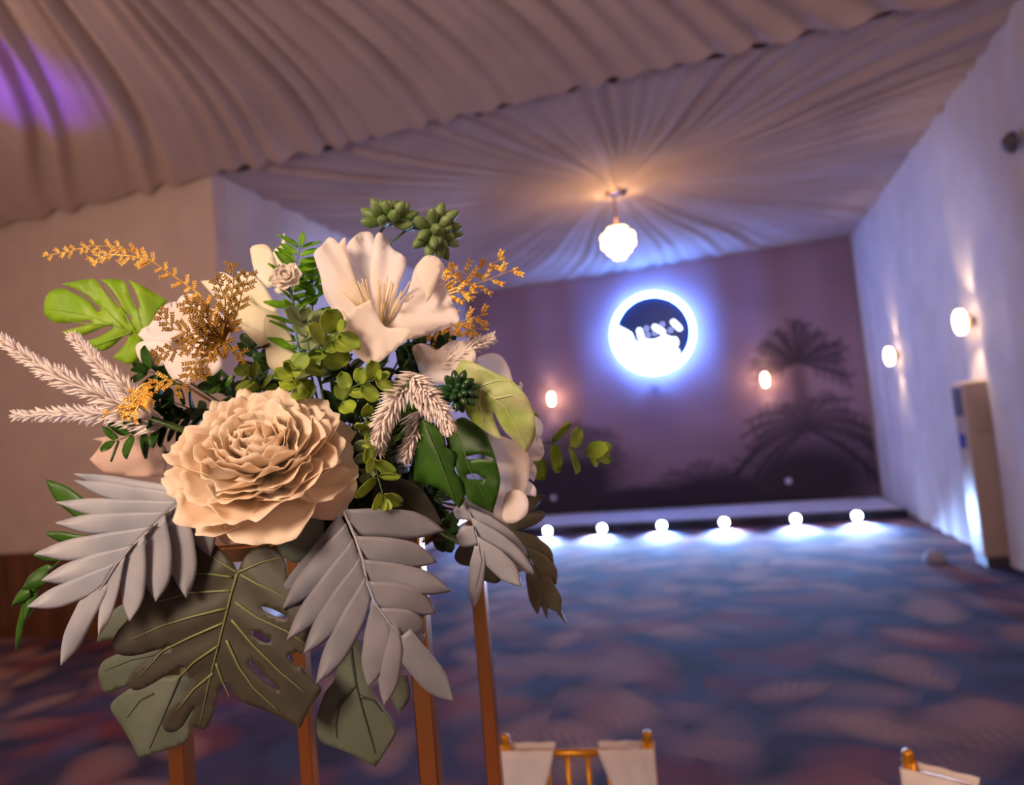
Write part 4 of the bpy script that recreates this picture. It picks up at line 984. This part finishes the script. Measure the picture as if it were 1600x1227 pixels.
sprig('eucalyptus_sprig', 'eucalyptus sprig with small yellow-green leaves left of the heather', [(530, 640, .77), (548, 605, .74), (592, 592, .72)], M_euca, 4, 34, .8, EG, 3, taper=.3)
sprig('eucalyptus_sprig', 'grey eucalyptus sprig climbing beside the boxwood', [(500, 600, .79), (482, 545, .765), (480, 500, .75)], M_eucag, 4, 40, .95, EG, 4, taper=.1)
sprig('eucalyptus_sprig', 'eucalyptus sprig hanging down beside the cream peony', [(570, 640, .75), (578, 700, .715), (600, 780, .70)], M_euca, 6, 38, .55, EG, 5, taper=.1)
sprig('eucalyptus_sprig', 'grey-green eucalyptus sprig below the heather and right of the peony', [(590, 640, .77), (585, 690, .74), (575, 740, .735)], M_eucag, 5, 34, .7, EG, 6)
sprig('eucalyptus_sprig', 'yellow-green eucalyptus sprig reaching out toward the backdrop', [(790, 700, .88), (850, 690, .88), (888, 700, .88), (925, 708, .88)], M_euca, 4, 62, .68, EG, 7, spread=1.0, taper=.6, srad=.0012)
sprig('eucalyptus_sprig', 'round-leaved eucalyptus under the white rose and fern', [(430, 640, .80), (405, 600, .79), (385, 585, .78)], M_euca, 4, 36, .9, EG, 8)
sprig('boxwood_sprig', 'bright green boxwood sprig standing beside the open cup bloom', [(480, 600, .80), (462, 520, .80), (455, 450, .80), (470, 385, .80)], M_box, 17, 44, .46, None, 10, round_=False, taper=.3)
sprig('boxwood_sprig', 'bright green boxwood tuft behind the small white blossom', [(470, 560, .82), (490, 480, .82), (488, 430, .82)], M_box, 11, 42, .46, None, 12, round_=False, taper=.3)
fill = [((450, 640), (430, 560)), ((520, 660), (560, 620)), ((560, 660), (600, 560)), ((590, 690), (640, 640)), ((600, 620), (650, 545)), ((560, 600), (520, 570)), ((390, 640), (340, 600)), ((350, 660), (250, 620)), ((330, 650), (220, 660)), ((300, 640), (180, 690)),
        ((620, 700), (700, 700)), ((640, 740), (680, 770)), ((600, 760), (660, 790)), ((560, 720), (560, 800)), ((650, 800), (700, 830)), ((500, 700), (480, 640)), ((420, 620), (400, 540)), ((640, 600), (690, 540)), ((300, 600), (230, 580)), ((470, 760), (430, 830)), ((680, 640), (640, 700))]
fwhere = ['above the peony beneath the boxwood', 'between the peony and the lime eucalyptus', 'under the open cup bloom', 'behind the broad heather sprig', 'behind the gold beaded spray', 'behind the yellow-green eucalyptus', 'between the white rose and the peony', 'beneath the bronze fern fan', 'under the level heather sprig', 'low behind the blush heather', 'behind the deep green folded leaf', 'by the bright floor gap', 'above the stand frame corner', 'below the hanging eucalyptus', 'behind the small silver leaf', 'tucked against the peony rim', 'below the lily petals', 'below the lavender-lit heather tip', 'under the bright monstera leaf', 'under the peony guard petals', 'behind the dark succulent']
for k, (a, b) in enumerate(fill):
    sprig('filler_sprig', 'dark green filler sprig '+fwhere[k], [(a[0], a[1], .86), ((a[0]+b[0])/2, (a[1]+b[1])/2, .84), (b[0], b[1], .82)], M_dark if k % 3 else M_deep, 6, 44, .55, 'dark filler sprigs', 30+k, round_=(k % 2 == 0), taper=.3, srad=.0014)

# ---- succulents ------------------------------------------------------------------
def succulent(label, px, py, d, ax, Rpx, m, seed, stem_pts=None, group='succulent rosettes'):
    r = random.Random(seed); c = P(px, py, d); ax = Vector(ax).normalized(); R = Rpx*d*KPX; a = ax.orthogonal().normalized(); b = ax.cross(a)
    t = bthing('succulent', label, 'succulent', c, group)
    for ring, (n, e, L) in enumerate(((6, 98, 1.0), (6, 75, 1.0), (6, 52, .85), (5, 30, .65), (3, 10, .45))):
        for k in range(n):
            ph = 2*math.pi*(k+.5*(ring % 2))/n+r.uniform(-.1, .1); er = a*math.cos(ph)+b*math.sin(ph); q = math.radians(e+r.uniform(-6, 6))
            dr = er*math.sin(q)+ax*math.cos(q); l = R*L
            MB().tube([c+dr*l*.08, c+dr*l*.35, c+dr*l*.7+ax*l*.03, c+dr*l*.92+ax*l*.08, c+dr*l*1.02+ax*l*.12], [R*.07, R*.17, R*.21, R*.13, R*.02], 7).build('leaf', m, t)
    if stem_pts:
        MB().tube([P(*q) for q in stem_pts]+[c], .0018, 6).build('stem', M_stem, t); stem_to_foam(t, P(*stem_pts[0]), .0018)
    else: stem_to_foam(t, c, .002)
    return t
succulent('green succulent rosette at the very top of the bouquet', 608, 345, .80, UP*.9-FWD*.25+RIGHT*.1, 46, M_succ, 1, [(600, 500, .83), (592, 400, .82), (596, 360, .81)])
succulent('grey-green succulent rosette nodding on a bent stalk beside the top rosette', 680, 362, .80, RIGHT*.7-UP*.45-FWD*.55, 46, M_succ, 2, [(600, 500, .83), (610, 380, .82), (640, 356, .81), (662, 358, .80)])
succulent('dark green succulent rosette beside the white heather tips', 716, 612, .715, -FWD+RIGHT*.3+UP*.1, 34, M_succ2, 3)

# ---- gold ferns --------------------------------------------------------------------
def frond(mb, pts, nbr, blen, lpx, r, beads=False):
    W = [P(*p) for p in pts]; fine = []
    for i in range(len(W)-1):
        for k in range(6): fine.append(W[i].lerp(W[i+1], k/6))
    fine.append(W[-1]); n = len(fine); d = pts[0][2]; mb.tube(fine, [.0011*(1-.6*i/(n-1)) for i in range(n)], 5)
    u = d*KPX
    for k in range(nbr):
        s = (k+1)/(nbr+.5); i = min(n-2, int(s*(n-1))); p = fine[i]; tg = (fine[i+1]-fine[i]).normalized(); sd = (RIGHT*tg.dot(UP)-UP*tg.dot(RIGHT))
        if sd.length < .1: sd = tg.orthogonal()
        sd.normalize(); sg = 1 if k % 2 else -1; L = blen*u*(1-.55*s)*r.uniform(.8, 1.15)
        dr = (tg*.8+sd*sg*.75-FWD*r.uniform(-.4, .4)).normalized()
        e = p+dr*L; mb.tube([p, p.lerp(e, .5), e], [.0006, .0005, .0003], 4); m = max(3, int(L/(lpx*u*(.42 if not beads else .6))))
        for q in range(m):
            w_ = (q+1)/m; c = p.lerp(e, w_); s2 = dr.cross(FWD).normalized()
            for g in (-1, 1):
                ld = (dr*.8+s2*g*(.75 if not beads else .4)-FWD*r.uniform(-.4, .4)).normalized(); l = lpx*u*(.62 if not beads else .8)
                mb.ball(c+ld*l*.5, l*(.30 if not beads else .24), 5, 3, axis=ld, stretch=1.8 if not beads else 2.4)
    mb.ball(fine[-1], lpx*u*.25, 5, 3, axis=(fine[-1]-fine[-2]), stretch=2.2)
def fern(label, fronds, m, anchor, seed, nbr=9, blen=34, lpx=9, beads=False):
    r = random.Random(seed); t = bthing('gold_fern', label, 'fern', P(*anchor), 'gold fern sprays')
    for f in fronds:
        mb = MB(); nb = f[1] if len(f) > 1 else nbr; bl = f[2] if len(f) > 2 else blen; frond(mb, f[0], nb, bl, lpx, r, beads); mb.build('frond', m, t)
    stem_to_foam(t, P(*anchor), .0016, M_brown); return t
def q1(x, y, d): a = z1([(x, y)])[0]; return (a[0], a[1], d)
def q2(x, y, d): a = z2([(x, y)])[0]; return (a[0], a[1], d)
AN = q1(1195, 860, .76)
fern('long gold fern spray arching out over the bright monstera leaf', [([q1(1190, 800, .78), q1(1060, 610, .80), q1(930, 520, .83), q1(800, 430, .86), q1(640, 360, .88), q1(480, 355, .89), q1(370, 385, .89), q1(235, 410, .89)], 34, 20), ([q1(830, 440, .86), q1(700, 410, .87), q1(580, 400, .87), q1(490, 440, .87)], 14, 22)], M_fgold, AN, 1, lpx=8)
fern('bronze fern fan in front of the white rose', [([AN, q1(1215, 700, .745), q1(1245, 560, .74), q1(1235, 455, .74)], 15, 24), ([AN, q1(1260, 720, .745), q1(1290, 600, .745), q1(1330, 500, .75)], 14, 24), ([AN, q1(1200, 640, .75), q1(1150, 525, .75)], 12, 22), ([AN, q1(1090, 760, .735), q1(1030, 650, .735)], 13, 28),
     ([AN, q1(1060, 830, .73), q1(930, 800, .73), q1(845, 715, .73)], 16, 28), ([AN, q1(1060, 870, .73), q1(940, 900, .73), q1(825, 945, .735)], 16, 28), ([AN, q1(1090, 930, .73), q1(1020, 1020, .73), q1(945, 1145, .735)], 15, 24), ([AN, q1(1130, 780, .74), q1(1060, 700, .74), q1(985, 655, .74)], 13, 28), ([AN, q1(1240, 920, .74), q1(1290, 940, .745)], 6, 24), ([AN, q1(1120, 960, .73), q1(1060, 1060, .73)], 10, 22)], M_fbrown, AN, 2, lpx=8)
def q4(x, y, d): a = Z(0, 500, 4.719, [(x, y)])[0]; return (a[0], a[1], d)
fern('small bright gold fern tip against the heather sprigs', [([q4(1240, 450, .76), q4(1060, 470, .75), q4(900, 620, .745), q4(760, 715, .745)], 4, 16), ([q4(1060, 480, .75), q4(1030, 560, .735), q4(910, 675, .73)], 9, 26), ([q4(1045, 520, .74), q4(1030, 620, .73), q4(955, 735, .725)], 10, 26), ([q4(1040, 530, .74), q4(1100, 635, .735)], 6, 20), ([q4(1300, 440, .76), q4(1200, 450, .755), q4(1120, 500, .75)], 6, 22)], M_fgold, q4(1300, 440, .76), 3, lpx=8)
AR = q2(1060, 640, .86)
fern('gold beaded spray to the right of the open cup bloom', [([AR, q2(1200, 580, .85), q2(1350, 545, .85), q2(1520, 478, .85)], 10, 34), ([AR, q2(1180, 540, .86), q2(1300, 490, .86), q2(1450, 425, .86)], 9, 26), ([AR, q2(1200, 600, .85), q2(1300, 605, .85)], 5, 20), ([AR, q2(1150, 540, .86), q2(1200, 470, .86)], 5, 18)], M_fgold, AR, 4, lpx=11, beads=True)
AQ = q2(1000, 880, .84)
fern('gold beaded spray between the open cup bloom and the lavender heather tip', [([AQ, q2(1120, 810, .84), q2(1230, 760, .84), q2(1355, 722, .84)], 9, 30), ([AQ, q2(1100, 850, .84), q2(1200, 830, .84), q2(1290, 785, .84)], 7, 26), ([AQ, q2(1080, 880, .83), q2(1160, 860, .83)], 5, 22), ([AQ, q2(1180, 780, .85), q2(1360, 800, .86)], 7, 22)], M_fgold, AQ, 5, lpx=11, beads=True)

# ---- flocked heather --------------------------------------------------------------
def heather(label, pts, rpx, nwh, seed, m=None, per=9, hl=1.0):
    r = random.Random(seed); W = [P(*p) for p in pts]; t = bthing('heather_sprig', label, 'sprig', W[0], 'white flocked heather sprigs'); fine = []
    for i in range(len(W)-1):
        for k in range(8): fine.append(W[i].lerp(W[i+1], k/8))
    fine.append(W[-1]); n = len(fine); u = pts[0][2]*KPX
    MB().tube(fine, [.0016*(1-.5*i/(n-1)) for i in range(n)], 6).build('stem', m or M_heath, t); mb = MB()
    for k in range(nwh):
        s = k/(nwh-1); q = s*(n-1.001); i = int(q); p = fine[i].lerp(fine[i+1], q-i); tg = (fine[i+1]-fine[i]).normalized(); a = tg.orthogonal().normalized(); b = tg.cross(a)
        for j in range(per):
            ph = 2*math.pi*(j+r.random())/per; sd = a*math.cos(ph)+b*math.sin(ph); L = rpx*u*(1-.55*s)*r.uniform(.75, 1.15)
            dr = (sd*.8+tg*.75).normalized(); e = p+dr*L
            mb.tube([p, p.lerp(e, .55)+tg*L*.04, e+tg*L*.12], [.0007, .0017*hl, .0002], 4)
    mb.build('florets', m or M_heath, t); stem_to_foam(t, W[0], .0014, M_stem); return t
heather('white flocked heather sprig pointing furthest out past the monstera', [(205, 640, .80), (130, 606, .80), (70, 578, .80), (0, 530, .80)], 34, 30, 1)
heather('white flocked heather sprig in front of the bright monstera leaf', [(235, 655, .80), (200, 612, .79), (160, 575, .79), (116, 528, .79)], 30, 26, 2)
heather('blush flocked heather sprig lying level above the silver leaf', [(255, 665, .82), (190, 650, .82), (110, 647, .83), (30, 650, .84)], 32, 28, 3)
heather('broad flocked heather sprig between the peony and the dark succulent', [(655, 585, .76), (620, 620, .735), (598, 660, .73), (590, 700, .735)], 36, 24, 4, per=12)
heather('crisp white heather tip hanging beside the dark succulent', [(645, 590, .72), (668, 615, .705), (690, 640, .70), (703, 668, .70)], 30, 22, 5, per=11)
heather('lower white heather tip over the deep green folded leaf', [(640, 610, .73), (662, 628, .715), (690, 655, .71), (700, 672, .71)], 28, 18, 6, per=11)
heather('lavender-lit heather tip sticking out over the variegated leaf', [(672, 580, .80), (700, 565, .80), (730, 545, .80), (766, 530, .80)], 30, 24, 7)
heather('shaded flocked heather sprig low beside the hanging eucalyptus', [(660, 640, .78), (648, 680, .765), (632, 715, .76)], 34, 14, 8)

# ---- little white blossom -----------------------------------------------------------
def blossom():
    c = P(449, 436, .775); t = bthing('small_blossom', 'tiny white double blossom in front of the boxwood sprig', 'flower', c); r = random.Random(4); ax = (-FWD+UP*.4).normalized(); a = ax.orthogonal().normalized(); b = ax.cross(a)
    for n, e, L in ((7, 85, .019), (6, 60, .017), (5, 38, .014), (4, 15, .011)):
        for k in range(n):
            ph = 2*math.pi*(k+r.uniform(-.3, .3))/n; er = a*math.cos(ph)+b*math.sin(ph); q = math.radians(e); d = er*math.sin(q)+ax*math.cos(q)
            V, F = leafmesh(c, d, ax-er*.3, L, L*.85, .5, -.12); mesh('petal', V, F, M_white, t, solid=.0004)
    stem_to_foam(t, c, .0015)
blossom()
